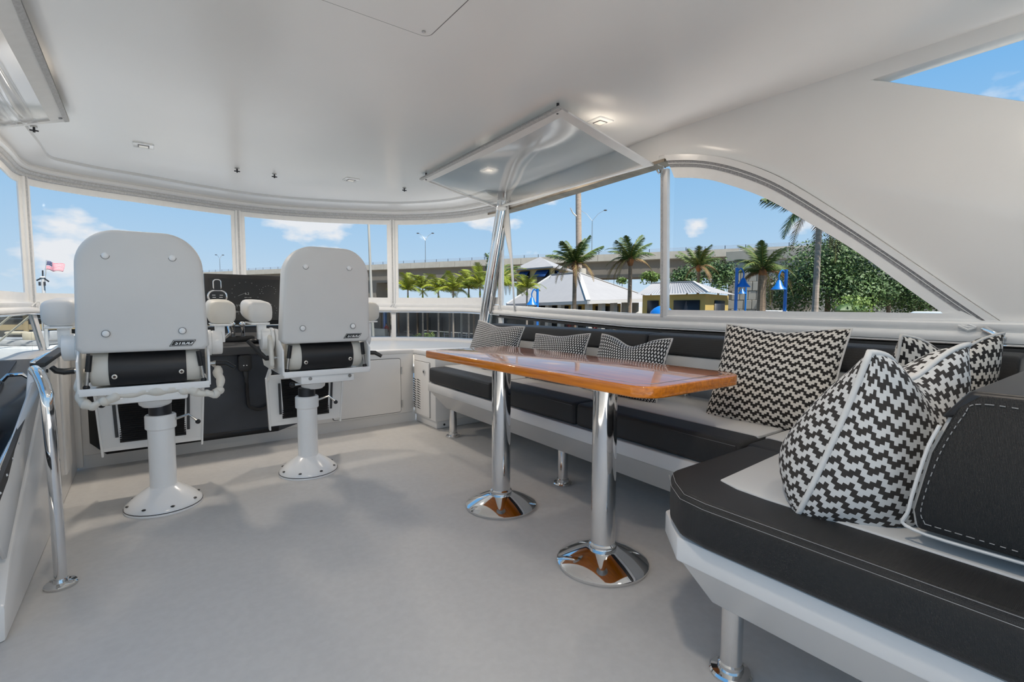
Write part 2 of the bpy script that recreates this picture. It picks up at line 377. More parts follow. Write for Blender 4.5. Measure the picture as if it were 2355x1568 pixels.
# foredeck shelf inside the windscreen
deck_poly = [(-0.70,3.70),(-0.375,3.70),(-0.375,3.85),(1.80,3.85),(1.80,3.46),(2.64,3.46)] + [(p.x, p.y) for p in reversed(WS[2*NC-4:13*NC+2])]
struct(MB().prism(deck_poly, 0.585, 0.625).build('shelf_deck', GEL, bevel=0.008), 'white moulded shelf inside the low windscreen')
struct(sweep(WS[NC:13*NC+1], [(0.05,0.622),(0.05,0.64),(0.03,0.655),(-0.03,0.66),(-0.03,0.60)]).build('trim_16', GEL), 'white sill below the low glass')

# forward bulkhead under the shelf, with its recessed kick
wf = struct(rbox(-0.375, 1.80, 3.85, 3.95, 0.085, 0.59).build('wall_front', GEL, bevel=0.01), 'white forward bulkhead under the shelf')
struct(rbox(-0.375, 1.83, 3.885, 3.95, 0.0, 0.09).build('baseboard_front', GEL), 'white recessed kick under the forward bulkhead')
d1 = group_struct('door_1', (1.40, 3.84, 0.10)); d1['label'] = 'white locker door in the forward bulkhead'
MB().prism(rrect(1.115, 1.682, 0.098, 0.555, 0.02), 3.846, 3.85, 'y').build('seam', SEAM, d1)
MB().prism(rrect(1.12, 1.676, 0.103, 0.55, 0.018), 3.836, 3.85, 'y').build('door_panel', GEL, d1, bevel=0.003)
for z in (0.17, 0.45): MB().cyl((1.684, 3.835, z-0.03), (1.684, 3.835, z+0.03), 0.006, n=10).build('hinge', STEEL, d1)

# port bulkhead beside the companionway, sloping down aft
pw = [(3.87,0.0),(3.87,0.74),(2.95,0.725),(2.86,0.61),(2.12,0.20),(2.02,0.10),(2.0,0.0)]
wl_ = struct(MB().prism(pw, -0.43, -0.375, 'x').build('wall_left', GEL, bevel=0.012), 'white port bulkhead beside the companionway, sloping down aft')
fl = MB(); fl.add([(-0.385,2.92,0.655),(-0.385,2.10,0.215),(-0.41,2.05,0.37),(-0.41,2.92,0.668)], [(0,1,2,3)])
fl.build('flange', GEL, wl_, solid=0.01)
MB().bar((-0.362, 3.84, 0.02), (-0.362, 3.84, 0.73), 0.035, 0.03).build('corner_moulding', GEL, wl_, bevel=0.01)
MB().bar((-0.372, 3.45, 0.12), (-0.372, 3.45, 0.73), 0.014, 0.22, up=(0,1,0)).build('raised_panel', GEL, wl_, bevel=0.006)
MB().bar((-0.39, 2.9, 0.733), (-0.39, 3.87, 0.752), 0.05, 0.02).build('gasket', GASK, wl_, bevel=0.005)
MB().bar((-0.405, 2.9, 0.745), (-0.405, 3.87, 0.764), 0.02, 0.012).build('steel_strip', CHROME, wl_, bevel=0.004)
MB().cyl((-0.372, 2.96, 0.70), (-0.366, 2.96, 0.70), 0.008, n=10).build('snap', BLK, wl_)
# port coaming outboard of the companionway
struct(rbox(-1.45, -1.15, -1.7, 3.9, -0.05, 0.62).build('coaming_port', GEL, bevel=0.03), 'white port coaming outboard of the companionway')
# starboard coaming behind the settee
struct(rbox(2.46, 2.68, -3.0, 3.75, -0.05, 0.66).build('coaming_starboard', GEL, bevel=0.02), 'white starboard coaming behind the settee')

# starboard side of the hardtop: sculpted strut with the arched opening and the light above it
arch = [(2.171, 1.894), (1.968, 1.896), (1.695, 1.847), (1.46, 1.767), (1.211, 1.631), (0.927, 1.409), (0.689, 1.204), (0.486, 1.027), (0.335, 0.899)]
arch = [tuple(v[:2]) for v in catmull([(a, b, 0) for a, b in arch], 5)]
arch = [p for p in arch if p[0] < 1.92]
struct(sweep(WS[13*NC-3:], [(0.0,1.865),(0.0,2.03),(-0.07,2.03),(-0.07,1.865)]).build('trim_18', GEL, ang=50), 'white side fascia above the open side window')
sw = [(1.93,2.06),(1.93,1.84)] + arch + [(0.10,0.74),(-0.35,0.55),(-0.9,0.42),(-1.7,0.40),(-1.7,0.70),(-0.55,1.235),(0.376,1.72),(0.80,1.937),(0.84,1.955),(0.39,1.962),(-1.7,1.985),(-1.7,2.06)]
struct(MB().prism(sw, 2.50, 2.59, 'x').build('wall_right', GEL, bevel=0.006, seg=2), 'white sculpted starboard side of the hardtop with arched cut-out')
# header strip that closes the open side window
struct(sweep(WS[13*NC-3:], [(0.012,1.848),(0.012,1.866),(-0.075,1.866),(-0.075,1.842)]).build('trim_17', M('tan_reflection_edge', (0.40, 0.34, 0.27), 0.4, metal=0.5, var=0.35, vscale=9), ang=50), 'metal edge with a tan reflection in its colour along the open side window head')  # tan-brown reflection is put into the metal's colour
# arched clear window: moulding, zipper, hem, pane
outer = [Vector((0, a, b)) for a, b in arch]
gi = [(1.798, 1.741), (1.659, 1.711), (1.521, 1.663), (1.278, 1.542), (1.052, 1.383), (0.855, 1.235), (0.68, 1.082), (0.545, 0.967)]
gin = [tuple(v[:2]) for v in catmull([(a, b, 0) for a, b in gi], 5)]
wa = group_struct('window_5', (2.49, 1.2, 0.97)); wa['label'] = 'arched clear side window with wide white hem'
def band(o_, i_, x0, x1, name, mat, n=40):
    def samp(L, u):
        f = u*(len(L)-1); i = min(int(f), len(L)-2); k = f-i
        return (L[i][0]*(1-k)+L[i+1][0]*k, L[i][1]*(1-k)+L[i+1][1]*k)
    mb = MB(); vs_ = []; fs = []
    for i in range(n+1):
        a = samp(o_, i/n); b = samp(i_, i/n)
        vs_ += [(x0,*a),(x0,*b),(x1,*a),(x1,*b)]
    for i in range(n):
        a = i*4; b = a+4
        fs += [(a,b,b+1,a+1),(a+2,a+3,b+3,b+2),(a,a+2,b+2,b),(a+1,b+1,b+3,a+3)]
    mb.add(vs_, fs); return mb.build(name, mat, wa)
ao = [p for p in arch if p[0] < 1.90]
def mixl(o_, i_, k, n=40):
    out = []
    for j in range(n+1):
        f = j/n*(len(o_)-1); a = min(int(f), len(o_)-2); q = f-a; p = (o_[a][0]*(1-q)+o_[a+1][0]*q, o_[a][1]*(1-q)+o_[a+1][1]*q)
        f = j/n*(len(i_)-1); a = min(int(f), len(i_)-2); q = f-a; r = (i_[a][0]*(1-q)+i_[a+1][0]*q, i_[a][1]*(1-q)+i_[a+1][1]*q)
        out.append((p[0]*(1-k)+r[0]*k, p[1]*(1-k)+r[1]*k))
    return out
band(ao, mixl(ao, gin, 0.26), 2.475, 2.52, 'arch_moulding', GEL)
band(mixl(ao, gin, 0.24), mixl(ao, gin, 0.54), 2.484, 2.51, 'zipper_tape', ZIPD)
band(mixl(ao, gin, 0.375), mixl(ao, gin, 0.40), 2.480, 2.51, 'zipper', CANV)
band(mixl(ao, gin, 0.52), gin, 2.487, 2.505, 'arch_hem', CANV)
MB().prism([(gin[0][0], 0.93)] + gin + [(0.50, 0.93)], 2.494, 2.496, 'x').build('pane', CLEAR, wa)
MB().prism([(1.86,0.90),(1.86,0.975),(0.545,0.975),(0.50,0.985),(0.44,0.95),(0.36,0.885)], 2.4815, 2.498, 'x').build('bottom_hem', CANV, wa)
MB().bar((2.485,1.835,0.93), (2.485,1.86,1.80), 0.05, 0.03, up=(1,0,0)).build('mullion', CANV, wa, bevel=0.006)
MB().bar((2.468,1.845,0.93), (2.468,1.87,1.80), 0.013, 0.006, up=(1,0,0)).build('zipper', ZIP, wa)
k = MB()
for a in range(4): k.tube([(2.46,1.90-0.02*a,1.80),(2.45,1.88-0.012*a,1.775+0.012*a),(2.46,1.87,1.79-0.012*a)], 0.005, 6)
k.build('zip_pull', STEEL, wa)
MB().bar((2.465,0.43,0.925), (2.46,0.37,0.885), 0.02, 0.05, up=(1,0,0)).build('zip_slider', CHROME, wa, bevel=0.004)
k = MB()
for a in range(3): k.tube([(2.455,0.50-0.01*a,0.93),(2.45,0.47,0.915+0.01*a),(2.455,0.45,0.925)], 0.005, 6)
k.build('zip_pull', CANV, wa)


# ================================================================== HELM CHAIRS
def make_chair(dx, lever=0):
    t = thing('helm_chair', '', 'chair')
    # pedestal
    bs = MB().lathe([(0.163,0.0),(0.163,0.010)]).build('pedestal_flange', PAINT, t)
    MB().lathe([(0.164,0.010),(0.164,0.013)]).build('gasket_ring', BLK, bs)
    MB().lathe([(0.162,0.013),(0.160,0.022),(0.13,0.050),(0.095,0.078),(0.066,0.098),(0.056,0.104)]).build('pedestal_foot', PAINT, t, ang=60)
    for i in range(8):
        a = 2*PI*(i+0.3)/8
        MB().ball((0.147*math.cos(a), 0.147*math.sin(a), 0.0335), (0.010,0.010,0.004), 8, 5).build('bolt', BLK, bs)
    col = MB().lathe([(0.056,0.10),(0.056,0.395)]).build('pedestal_column', PAINT, t)
    MB().lathe([(0.058,0.385),(0.065,0.392),(0.065,0.452),(0.060,0.458)]).build('collar', PAINT, col)
    MB().lathe([(0.047,0.455),(0.047,0.505)]).build('inner_tube', DARKM, col)
    MB().tube([(0.06,-0.02,0.43),(0.115,-0.04,0.45),(0.15,-0.05,0.415)], 0.006, 8).build('clamp_lever', STEEL, col)
    MB().ball((0.153,-0.05,0.41), 0.012).build('lever_knob', BLK, col)
    ox = dx
    hub = MB().lathe([(0.052,0.50),(0.066,0.512),(0.072,0.545),(0.072,0.56)], (ox*0.5,0,0)).build('swivel_hub', PAINT, t)
    rbox(ox-0.15, ox+0.15, -0.19, 0.19, 0.552, 0.612).build('slide_bracket', PAINT, t, bevel=0.012)
    MB().cyl((ox-0.17,-0.10,0.545), (ox+0.02,-0.13,0.555), 0.008, n=10).build('slide_lever', STEEL, t)
    MB().ball((ox-0.175,-0.10,0.545), 0.016).build('lever_knob', BLK, t)
    for s in (-0.1, 0.12): MB().cyl((ox+s,-0.193,0.585), (ox+s,-0.189,0.585), 0.010, n=10).build('bolt', STEEL, t)
    # seat tray with rear lip and side plates
    tr = rbox(ox-0.238, ox+0.238, -0.20, 0.20, 0.610, 0.620).build('seat_tray', PAINT, t, bevel=0.003)
    rbox(ox-0.238, ox+0.238, -0.205, -0.195, 0.60, 0.632).build('tray_lip', PAINT, tr, bevel=0.003)
    for s in (-1, 1):
        MB().prism([(-0.20,0.612),(0.02,0.612),(0.04,0.76),(0.03,0.86),(-0.06,0.86),(-0.12,0.80),(-0.20,0.75)], ox+s*0.238-0.005, ox+s*0.238+0.005, 'x').build('side_plate', PAINT, t, bevel=0.003)
    # seat cushion, rear-rolled, with dark centre panel
    def roll(x0, x1, g, name, mat, par):
        prof = []
        for k in range(13):
            a = PI*1.0*k/12; prof.append((-0.105-math.sin(a)*(0.072+g), 0.706-math.cos(a)*(0.076+g)))
        prof = [(0.25,0.63-g)] + prof + [(0.10,0.782+g*0.6),(0.25,0.77+g)]
        return MB().prism(prof, x0, x1, 'x').build(name, mat, par, bevel=0.012 if g == 0 else 0.0, ang=40)
    seat = roll(ox-0.205, ox+0.205, 0.0, 'seat_cushion', VINC, t)
    roll(ox-0.138, ox+0.148, 0.004, 'seat_cover_panel', VINP, seat)
    for x, z in ((-0.118, 0.672), (0.132, 0.678)):
        MB().lathe([(0.0105,0),(0.0105,0.003),(0.008,0.004)], n=14).build('rivet', M_RIVET, seat)
        MB().lathe([(0.0055,0.0),(0.0055,0.0048)], n=12).build('rivet_centre', BRN_C, seat)
    # backrest shell
    hw0, hw1, z0, z1 = 0.243, 0.222, 0.782, 1.312
    out = []
    N = 12
    def edge(z):
        k = (z-z0)/(z1-z0); return hw0*(1-k)+hw1*k
    pts = [(-edge(z0)+0.02, z0), (-edge(z0), z0+0.02), (-edge(0.95), 0.95), (-edge(1.12), 1.12)]
    rc = 0.15
    for k in range(N+1):
        a = PI - (PI/2)*k/N; pts.append((-edge(1.16)+rc+rc*math.cos(a), 1.155+ (z1-1.155)*math.sin(a)))
    full = pts + [(-x, z) for x, z in reversed(pts)]
    mb = MB(); n = len(full); rings = []
    cx, cz = 0.0, 1.02
    lay = [(0.86, -0.150), (0.935, -0.150), (0.975, -0.147), (0.993, -0.138), (1.0, -0.12), (1.0, -0.06), (0.985, -0.03), (0.93, -0.015), (0.80, -0.01)]
    vs_ = []
    for sc, yy in lay:
        for x, z in full:
            lean = -(z-z0)*0.10
            ddx = 1 - (1-sc)*1.0; ddz = 1-(1-sc)*1.0
            vs_.append((ox+x*ddx, yy-0.05+lean, cz+(z-cz)*ddz))
    fs = []
    for j in range(len(lay)-1): fs += [(j*n+i, j*n+(i+1)%n, (j+1)*n+(i+1)%n, (j+1)*n+i) for i in range(n)]
    fs += [tuple(range(n-1,-1,-1)), tuple(range((len(lay)-1)*n, len(lay)*n))]
    mb.add(vs_, fs)
    back = mb.build('backrest', VINW, t, ang=50)
    def bp_(x, z, d=0.0): return Vector((ox+x, -0.20-(z-z0)*0.10-d, z))
    for x, z in ((-0.122,1.20),(0.112,1.203),(-0.137,0.868),(0.138,0.874)):
        p = bp_(x, z)
        MB().cyl(p, p+Vector((0,-0.003,0)), 0.0155, 0.0155, n=18).build('button_rim', SEAM, back)
        MB().ball(p+Vector((0,-0.002,0)), (0.0138,0.008,0.0138), 14, 8).build('button', PAINT, back)
    # badge, slanted plate with lettering
    bz, bx_ = 0.817, 0.137
    def plate(w, h, d, name, mat):
        p = [(-w/2-h*0.28,-h/2),(w/2-h*0.35,-h/2),(w/2+h*0.18,h*0.25),(w/2+h*0.28,h/2),(-w/2+h*0.30,h/2)]
        vs_ = [bp_(bx_+x, bz+z, d0) for d0 in (0.0, d) for x, z in p]
        m_ = MB(); m_.add(vs_, [(0,1,2,3,4),(9,8,7,6,5)]+[(i,(i+1)%5,5+(i+1)%5,5+i) for i in range(5)]); return m_.build(name, mat, back)
    plate(0.088, 0.029, 0.0012, 'badge_border', BLK); plate(0.082, 0.0245, 0.0018, 'badge_outline', PAINT)
    plate(0.079, 0.0215, 0.0024, 'badge', BLK)
    c = bp_(bx_+0.003, bz, 0.0026)
    text_mesh('badge_lettering', 'STIDD', 0.021, PAINT, back, Matrix.Translation(c) @ Matrix.Rotation(math.radians(84.3), 4, 'X') @ Matrix.Diagonal((1.15,0.98,1,1)), shear=0.35, bold=0.0007)
    # arm rests: pad on drum hub
    for s in (-1, 1):
        pad = MB(); px = ox+s*0.312; vs_ = []
        prof = [(math.cos(2*PI*k/20), math.sin(2*PI*k/20)) for k in range(20)]
        L = [(-0.045,0.80),(-0.035,0.94),(-0.01,1.0),(0.15,0.98),(0.26,0.90),(0.30,0.75)]
        for yy, sc in L:
            for c_, s_ in prof:
                sx = math.copysign(abs(c_)**0.55, c_); sz = math.copysign(abs(s_)**0.6, s_)
                vs_.append((px+sx*0.065*sc, yy+0.02, 0.955+sz*0.060*sc+0.02*(yy/0.3)))
        m = len(prof); fs = []
        for j in range(len(L)-1): fs += [(j*m+i,j*m+(i+1)%m,(j+1)*m+(i+1)%m,(j+1)*m+i) for i in range(m)]
        fs += [tuple(range(m-1,-1,-1)), tuple(range((len(L)-1)*m,len(L)*m))]
        pad.add(vs_, fs); arm = pad.build('armrest', VINC if s == 1 else VINW, t, ang=60)
        rbox(px-0.05, px+0.045, -0.03, 0.2, 0.886, 0.896).build('arm_plate', PAINT, arm, bevel=0.003)
        rbox(px-s*0.01-0.022, px-s*0.01+0.022, 0.0, 0.05, 0.80, 0.89).build('arm_stem', PAINT, arm, bevel=0.004)
        dr = MB().cyl((ox+s*0.262,0.02,0.80), (ox+s*0.310,0.02,0.80), 0.062, n=28).build('arm_drum', PAINT, arm, bevel=0.006)
        MB().cyl((ox+s*0.246,0.02,0.80), (ox+s*0.262,0.02,0.80), 0.066, n=28).build('arm_disc', PAINT, arm, bevel=0.004)
        # recline handle
        MB().cyl((ox+s*0.238,-0.06,0.70), (ox+s*0.285,-0.06,0.70), 0.009, n=10).build('handle_shaft', STEEL, t)
        MB().tube(([(ox+s*0.265,-0.06,0.70),(ox+s*0.30,-0.06,0.70),(ox+s*0.312,-0.062,0.712),(ox+s*0.385,-0.05,0.80)] if lever else [(ox+s*0.265,-0.06,0.70),(ox+s*0.30,-0.06,0.698),(ox+s*0.325,-0.065,0.705),(ox+s*0.338,-0.07,0.722)]) if s < 0 else [(ox+s*0.275,-0.06,0.70),(ox+s*0.32,-0.07,0.698),(ox+s*0.355,-0.09,0.675)], [0.014,0.014,0.013,0.011] if s < 0 else [0.014,0.013,0.011], 10).build('recline_handle', BLK, t)
        # gas strut
        a = Vector((ox+s*0.215,-0.175,0.635)); b = Vector((ox+s*0.198,-0.185,0.775))
        st = MB().cyl(a, a.lerp(b,0.6), 0.007, n=10).build('gas_strut', STEEL, t)
        MB().cyl(a.lerp(b,0.5), b, 0.011, n=10).build('strut_barrel', BLK, st)
        MB().ball(a, 0.013, 10, 6).build('strut_end', BLK, st)
    if lever:
        MB().prism([(-0.10,0.66),(-0.06,0.635),(0.10,0.64),(0.17,0.70),(0.17,0.78),(0.12,0.835),(0.0,0.85),(-0.08,0.80)], ox-0.285, ox-0.262, 'x').build('arm_shell', VINC, t, bevel=0.010, seg=3)
    # folding footrest hanging in front
    fr = []
    F = MB()
    fx0, fx1, fy = ox-0.235, ox+0.225, 0.30
    f = MB().bar((fx0,0.19,0.60), (fx0,fy,0.53), 0.012, 0.035).build('footrest_arm', PAINT, t)
    MB().bar((fx1,0.19,0.60), (fx1,fy,0.53), 0.012, 0.035).build('footrest_arm', PAINT, t)
    ff = MB().bar((fx0+0.035,fy,0.55), (fx0+0.055,fy+0.02,0.245), 0.085, 0.012, up=(0,1,0)).build('footrest_side', PAINT, t, bevel=0.003)
    MB().bar((fx1-0.035,fy,0.55), (fx1-0.055,fy+0.02,0.245), 0.085, 0.012, up=(0,1,0)).build('footrest_side', PAINT, t, bevel=0.003)
    MB().bar((fx0-0.005,fy-0.005,0.54), (fx0+0.012,fy+0.02,0.205), 0.010, 0.035).build('footrest_edge', PAINT, t, bevel=0.003)
    MB().bar((fx1+0.005,fy-0.005,0.54), (fx1-0.012,fy+0.02,0.205), 0.010, 0.035).build('footrest_edge', PAINT, t, bevel=0.003)
    MB().bar((fx0+0.01,fy+0.02,0.25), (fx1-0.01,fy+0.02,0.25), 0.045, 0.012, up=(0,1,0)).build('footrest_bar', PAINT, t, bevel=0.003)
    MB().bar((fx0+0.02,fy,0.54), (fx1-0.02,fy,0.54), 0.03, 0.012, up=(0,1,0)).build('footrest_bar', PAINT, t, bevel=0.003)
    pad = MB(); nz_ = 22
    def ribs(u, v):
        z = 0.268+0.258*v; return Vector((fx0+0.085+(fx1-fx0-0.17)*u, fy+0.012-0.005*(1 if int(v*nz_*2+0.01) % 2 else 0), z))
    pad.grid(ribs, 1, nz_*2); pad.build('footrest_pad', BLK, t, flat=True)
    for s, fx in ((1, fx0+0.068), (-1, fx1-0.068)): MB().bar((fx,fy-0.008,0.50), (fx+s*0.006,fy+0.006,0.30), 0.014, 0.004, up=(0,1,0)).build('footrest_slot', DASH, t)
    return t
BRN_C = M('rivet_hole', (0.06, 0.03, 0.02), 0.6, var=0.2)
M_RIVET = M('rivet_steel', (0.75, 0.70, 0.62), 0.3, metal=0.7, var=0.05)

def fix_rivets(t, dx):
    seat = [c for c in t.children if c.name.startswith('seat_cushion')][0]
    rv = [c for c in seat.children if c.name.startswith('rivet')]
    rh_ = [c for c in rv if 'centre' in c.name]; rv = [c for c in rv if 'centre' not in c.name]
    for o, (x, z) in list(zip(rv, ((-0.118, 0.676), (0.128, 0.682))))+list(zip(rh_, ((-0.118, 0.676), (0.128, 0.682)))):
        o.data.transform(Matrix.Translation((dx+x, -0.1805, z)) @ Matrix.Rotation(math.radians(90), 4, 'X'))
chair_l = make_chair(-0.035); fix_rivets(chair_l, -0.035)
# control pod on the left chair's right arm, and the bunched cover round its tray
pod = MB().lathe([(0.040,0.0),(0.050,0.012),(0.050,0.035),(0.040,0.048)], n=24)
pod_o = None
pb = MB()
pb.prism(rrect(0.228,0.325,1.005,1.075,0.034,8), 0.23, 0.26, 'y'); cp = pb.build('control_pod', CHROME, chair_l, bevel=0.006)
MB().prism(rrect(0.236,0.317,1.011,1.069,0.029,8), 0.224, 0.23, 'y').build('pod_face', BLK, cp)
MB().prism(rrect(0.256,0.298,1.075,1.135,0.016,6), 0.238, 0.25, 'y').build('pod_lever', CHROME, cp, bevel=0.003)
MB().prism(rrect(0.261,0.293,1.060,1.130,0.013,6), 0.232, 0.24, 'y').build('lever_face', BLK, cp)
for q, (x, z) in enumerate(((0.258,1.046),(0.294,1.046),(0.26,1.034),(0.292,1.034))):
    MB().bx(x-0.008,x+0.008,0.2232,0.224,z-0.0015,z+0.0015).build('pod_mark', PAINT, cp)
MB().bx(0.258,0.295,0.2232,0.224,1.018,1.0215).build('pod_mark', PAINT, cp)
cv = MB(); path = [(-0.27,-0.06,0.69),(-0.278,-0.13,0.625),(-0.265,-0.18,0.575),(-0.235,-0.195,0.557),(-0.19,-0.195,0.575),(-0.13,-0.19,0.595),(-0.03,-0.188,0.602),(0.06,-0.188,0.600),(0.12,-0.19,0.592),(0.18,-0.19,0.570),(0.225,-0.175,0.566),(0.25,-0.14,0.585),(0.248,-0.08,0.65),(0.238,-0.03,0.70)]
P_ = catmull(path, 8); P_ = [p+Vector((0.003*math.sin(i*0.9),0.003*math.cos(i*1.3),0.004*math.sin(i*0.7))) for i, p in enumerate(P_)]; rr_ = [0.018+0.003*math.sin(i*0.41)+0.0025*math.sin(i*1.05) for i in range(len(P_))]
cv.tube(P_, rr_, 12).build('bunched_cover', VINC, chair_l, ang=70)
chair_l.location = (0.029, 2.951, 0); chair_l.rotation_euler = (0, 0, math.radians(-2))
chair_l['label'] = 'white helm chair nearer the companionway, with a control pod on its arm'
chair_l['group'] = 'helm chairs'
chair_r = make_chair(0.075, 1); fix_rivets(chair_r, 0.075)
chair_r.location = (0.739, 3.054, 0)
chair_r['label'] = 'white helm chair standing nearer the locker door and settee'
chair_r['group'] = 'helm chairs'

# ================================================================== HELM CONSOLE
hc = thing('helm_console', 'dark helm console with slate cover and big display behind the chairs', 'console', (0.27, 3.85, 0.08))
# faceted front
mb = MB()
mb.add([(-0.232,3.77,0.098),(0.715,3.77,0.098),(0.735,3.77,0.66),(-0.232,3.77,0.66),(-0.31,3.85,0.16),(0.865,3.85,0.115),(0.885,3.85,0.66),(-0.31,3.85,0.66)],
       [(0,1,2,3),(4,7,6,5),(0,4,5,1),(1,5,6,2),(3,2,6,7),(0,3,7,4)])
mb.build('front_cover', NAVY, hc)
mb = MB(); mb.add([(-0.2325,3.768,0.098),(0.7155,3.768,0.098),(0.72,3.768,0.135),(-0.2325,3.768,0.15)], [(0,1,2,3)])
mb.build('lower_band', BLK, hc, solid=0.002)
mb = MB(); mb.add([(-0.234,3.7675,0.10),(-0.234,3.7675,0.66),(-0.312,3.8475,0.66),(-0.312,3.8475,0.16)], [(0,1,2,3)])
mb.build('side_facet', BLK, hc, solid=0.002)
MB().prism([(3.74,0.655),(3.74,0.712),(3.80,0.722),(4.10,0.79),(4.12,0.625),(3.86,0.625),(3.84,0.655)], -0.32, 0.89, 'x').build('dash_top', DASH, hc, bevel=0.008)
# display on a raked housing
def raked(x0, x1, y0, z0, z1, d, name, mat, par, back=0.06, bev=0.004):
    yy = lambda z: y0+(z-z0)*0.12
    m_ = MB(); vs_ = [(x0,yy(z0)-d,z0),(x1,yy(z0)-d,z0),(x1,yy(z1)-d,z1),(x0,yy(z1)-d,z1),(x0,yy(z0)+back,z0),(x1,yy(z0)+back,z0),(x1,yy(z1)+back,z1),(x0,yy(z1)+back,z1)]
    m_.add(vs_, [(0,1,2,3),(4,7,6,5),(0,4,5,1),(1,5,6,2),(2,6,7,3),(3,7,4,0)]); return m_.build(name, mat, par, bevel=bev)
raked(-0.25, 0.88, 4.165, 0.62, 0.83, 0.0, 'display_plinth', DASH, hc, back=0.2)
disp = raked(0.335, 0.862, 4.165, 0.842, 1.217, 0.0, 'display', BLK, hc)
SCREEN = M('dark_screen', (0.010, 0.011, 0.012), 0.18, spec=0.5, var=0.1)
raked(0.365, 0.832, 4.168, 0.875, 1.185, 0.008, 'screen', SCREEN, disp, back=0.0, bev=0.0)
DIM = emit_mat('screen_print', (0.30, 0.32, 0.31), 0.12)
rnd = random.Random(3)
def scr(x, z): return Vector((x, 4.168+(z-0.875)*0.12-0.0092, z))
gz = MB()
for (cx, cz, R) in ((0.60,1.09,0.095),(0.60,0.955,0.07),(0.745,0.955,0.06),(0.755,1.10,0.05)):
    for k in range(11):
        a = math.radians(215-250*k/10); p = scr(cx+R*math.cos(a), cz+R*0.75*math.sin(a))
        gz.bx(p.x-0.0028,p.x+0.0028,p.y-0.0006,p.y,p.z-0.001,p.z+0.001)
gz.bar(scr(0.545,1.058), scr(0.59,1.078), 0.003, 0.0015)
o = gz.build('gauge_marks', DIM, disp, flat=True); o['kind'] = 'stuff'
RX = Matrix.Rotation(math.radians(83.2), 4, 'X')
for body, x, z, s in (('6.2', 0.605, 1.075, 0.024), ('RPM x100', 0.61, 1.045, 0.011), ('A 5 %', 0.535, 0.985, 0.020), ('nm 0h', 0.545, 0.940, 0.020)):
    text_mesh('screen_reading', body, s, DIM, disp, Matrix.Translation(scr(x, z)) @ RX)
text_mesh('maker_lettering', 'Raymarine', 0.016, PAINT, disp, Matrix.Translation(Vector((0.60, 4.163, 0.858))) @ RX)
# chrome throttles and switches on the dash
th = MB().bx(0.40,0.60,3.86,3.96,0.735,0.775).build('throttle_box', BLK, hc, bevel=0.01)
for x in (0.47, 0.53):
    lv = MB().tube([(x,3.90,0.77),(x,3.885,0.82),(x-0.01,3.85,0.855)], [0.014,0.010,0.013], 10).build('throttle_lever', CHROME, th)
    MB().ball((x-0.01,3.845,0.86), (0.02,0.014,0.018)).build('lever_grip', CHROME, lv)
rail = MB().tube([(0.31,3.80,0.735),(0.31,3.80,0.76),(0.40,3.79,0.765),(0.44,3.80,0.80),(0.44,3.86,0.84)], 0.011, 10).build('grab_rail', CHROME, hc)
sw_ = MB().bx(0.27,0.41,3.90,3.97,0.745,0.84).build('switch_panel', BLK, hc, bevel=0.006)
for i in range(2):
    for j in range(2): MB().bx(0.30+0.055*i,0.325+0.055*i,3.897,3.90,0.775+0.025*j,0.782+0.025*j).build('switch_mark', PAINT, sw_)
for x, r in ((0.58,0.022),(0.64,0.03)): MB().ball((x,3.82,0.742), (r*1.4,r,r*0.8)).build('trackball', BLK, hc)
# radio handset on the cover, with cord
rh = thing('radio_handset', 'black radio handset hanging on the slate console cover with looped cord', 'radio', (0.52, 3.755, 0.36))
MB().prism(rrect(0.472,0.555,0.545,0.655,0.02), 3.728, 3.768, 'y').build('microphone', BLK, rh, bevel=0.008)
for x in (0.505,0.523): MB().cyl((x,3.727,0.585), (x,3.7285,0.585), 0.004, n=8).build('contact', PAINT, rh)
MB().prism([(0.50,0.548),(0.535,0.548),(0.53,0.46),(0.515,0.46)], 3.74, 3.765, 'y').build('strain_relief', BLK, rh, bevel=0.004)
MB().tube(catmull([(0.522,3.752,0.47),(0.525,3.752,0.36),(0.535,3.75,0.30),(0.60,3.75,0.272),(0.67,3.75,0.31),(0.69,3.75,0.42),(0.685,3.752,0.56)], 6), 0.011, 10).build('cord', BLK, rh)

# ================================================================== CORNER CABINET
cc = thing('corner_cabinet', 'white corner cabinet with louvred door at the forward end of the settee', 'cabinet', (2.1, 3.65, 0.0))
MB().prism([(1.80,3.46),(2.44,3.46),(2.44,3.85),(1.80,3.85)], 0.07, 0.585).build('body', GEL, cc, bevel=0.012)
rbox(1.83, 2.44, 3.50, 3.88, 0.0, 0.075).build('kick', GEL, cc, bevel=0.01)
MB().prism([(3.545,0.085),(3.825,0.085),(3.825,0.535),(3.545,0.535)], 1.7975, 1.80, 'x').build('door_seam', SEAM, cc)
dr = MB().prism(rrect(3.549,3.821,0.089,0.531,0.006,3), 1.789, 1.80, 'x').build('door', GEL, cc, bevel=0.003)
slot0 = None
for c_ in range(2):
    for r_ in range(13):
        y0 = 3.705+0.075*c_; z0 = 0.135+r_*0.0195
        if slot0 is None:
            slot0 = MB().prism([(0.0,0.004),(0.0,0.0),(0.055,0.004),(0.055,0.012),(0.05,0.013)], 1.7882, 1.7895, 'x').build('vent_slot', BLK, dr)
            slot0.location = (0, y0, z0)
        else:
            s_ = slot0.copy(); COL.objects.link(s_); s_.location = (0, y0, z0)
lock = MB().cyl((1.782,3.63,0.455), (1.79,3.63,0.455), 0.018, n=20).build('lock', CHROME, dr, bevel=0.003)
MB().cyl((1.780,3.63,0.455), (1.783,3.63,0.455), 0.008, n=12).build('keyhole', DARKM, lock)
for z in (0.16, 0.45): MB().cyl((1.788,3.83,z-0.028), (1.788,3.83,z+0.028), 0.006, n=10).build('hinge', STEEL, cc)
MB().cyl((1.90,3.498,0.03), (1.90,3.50,0.03), 0.009, n=10).build('drain', BLK, cc)

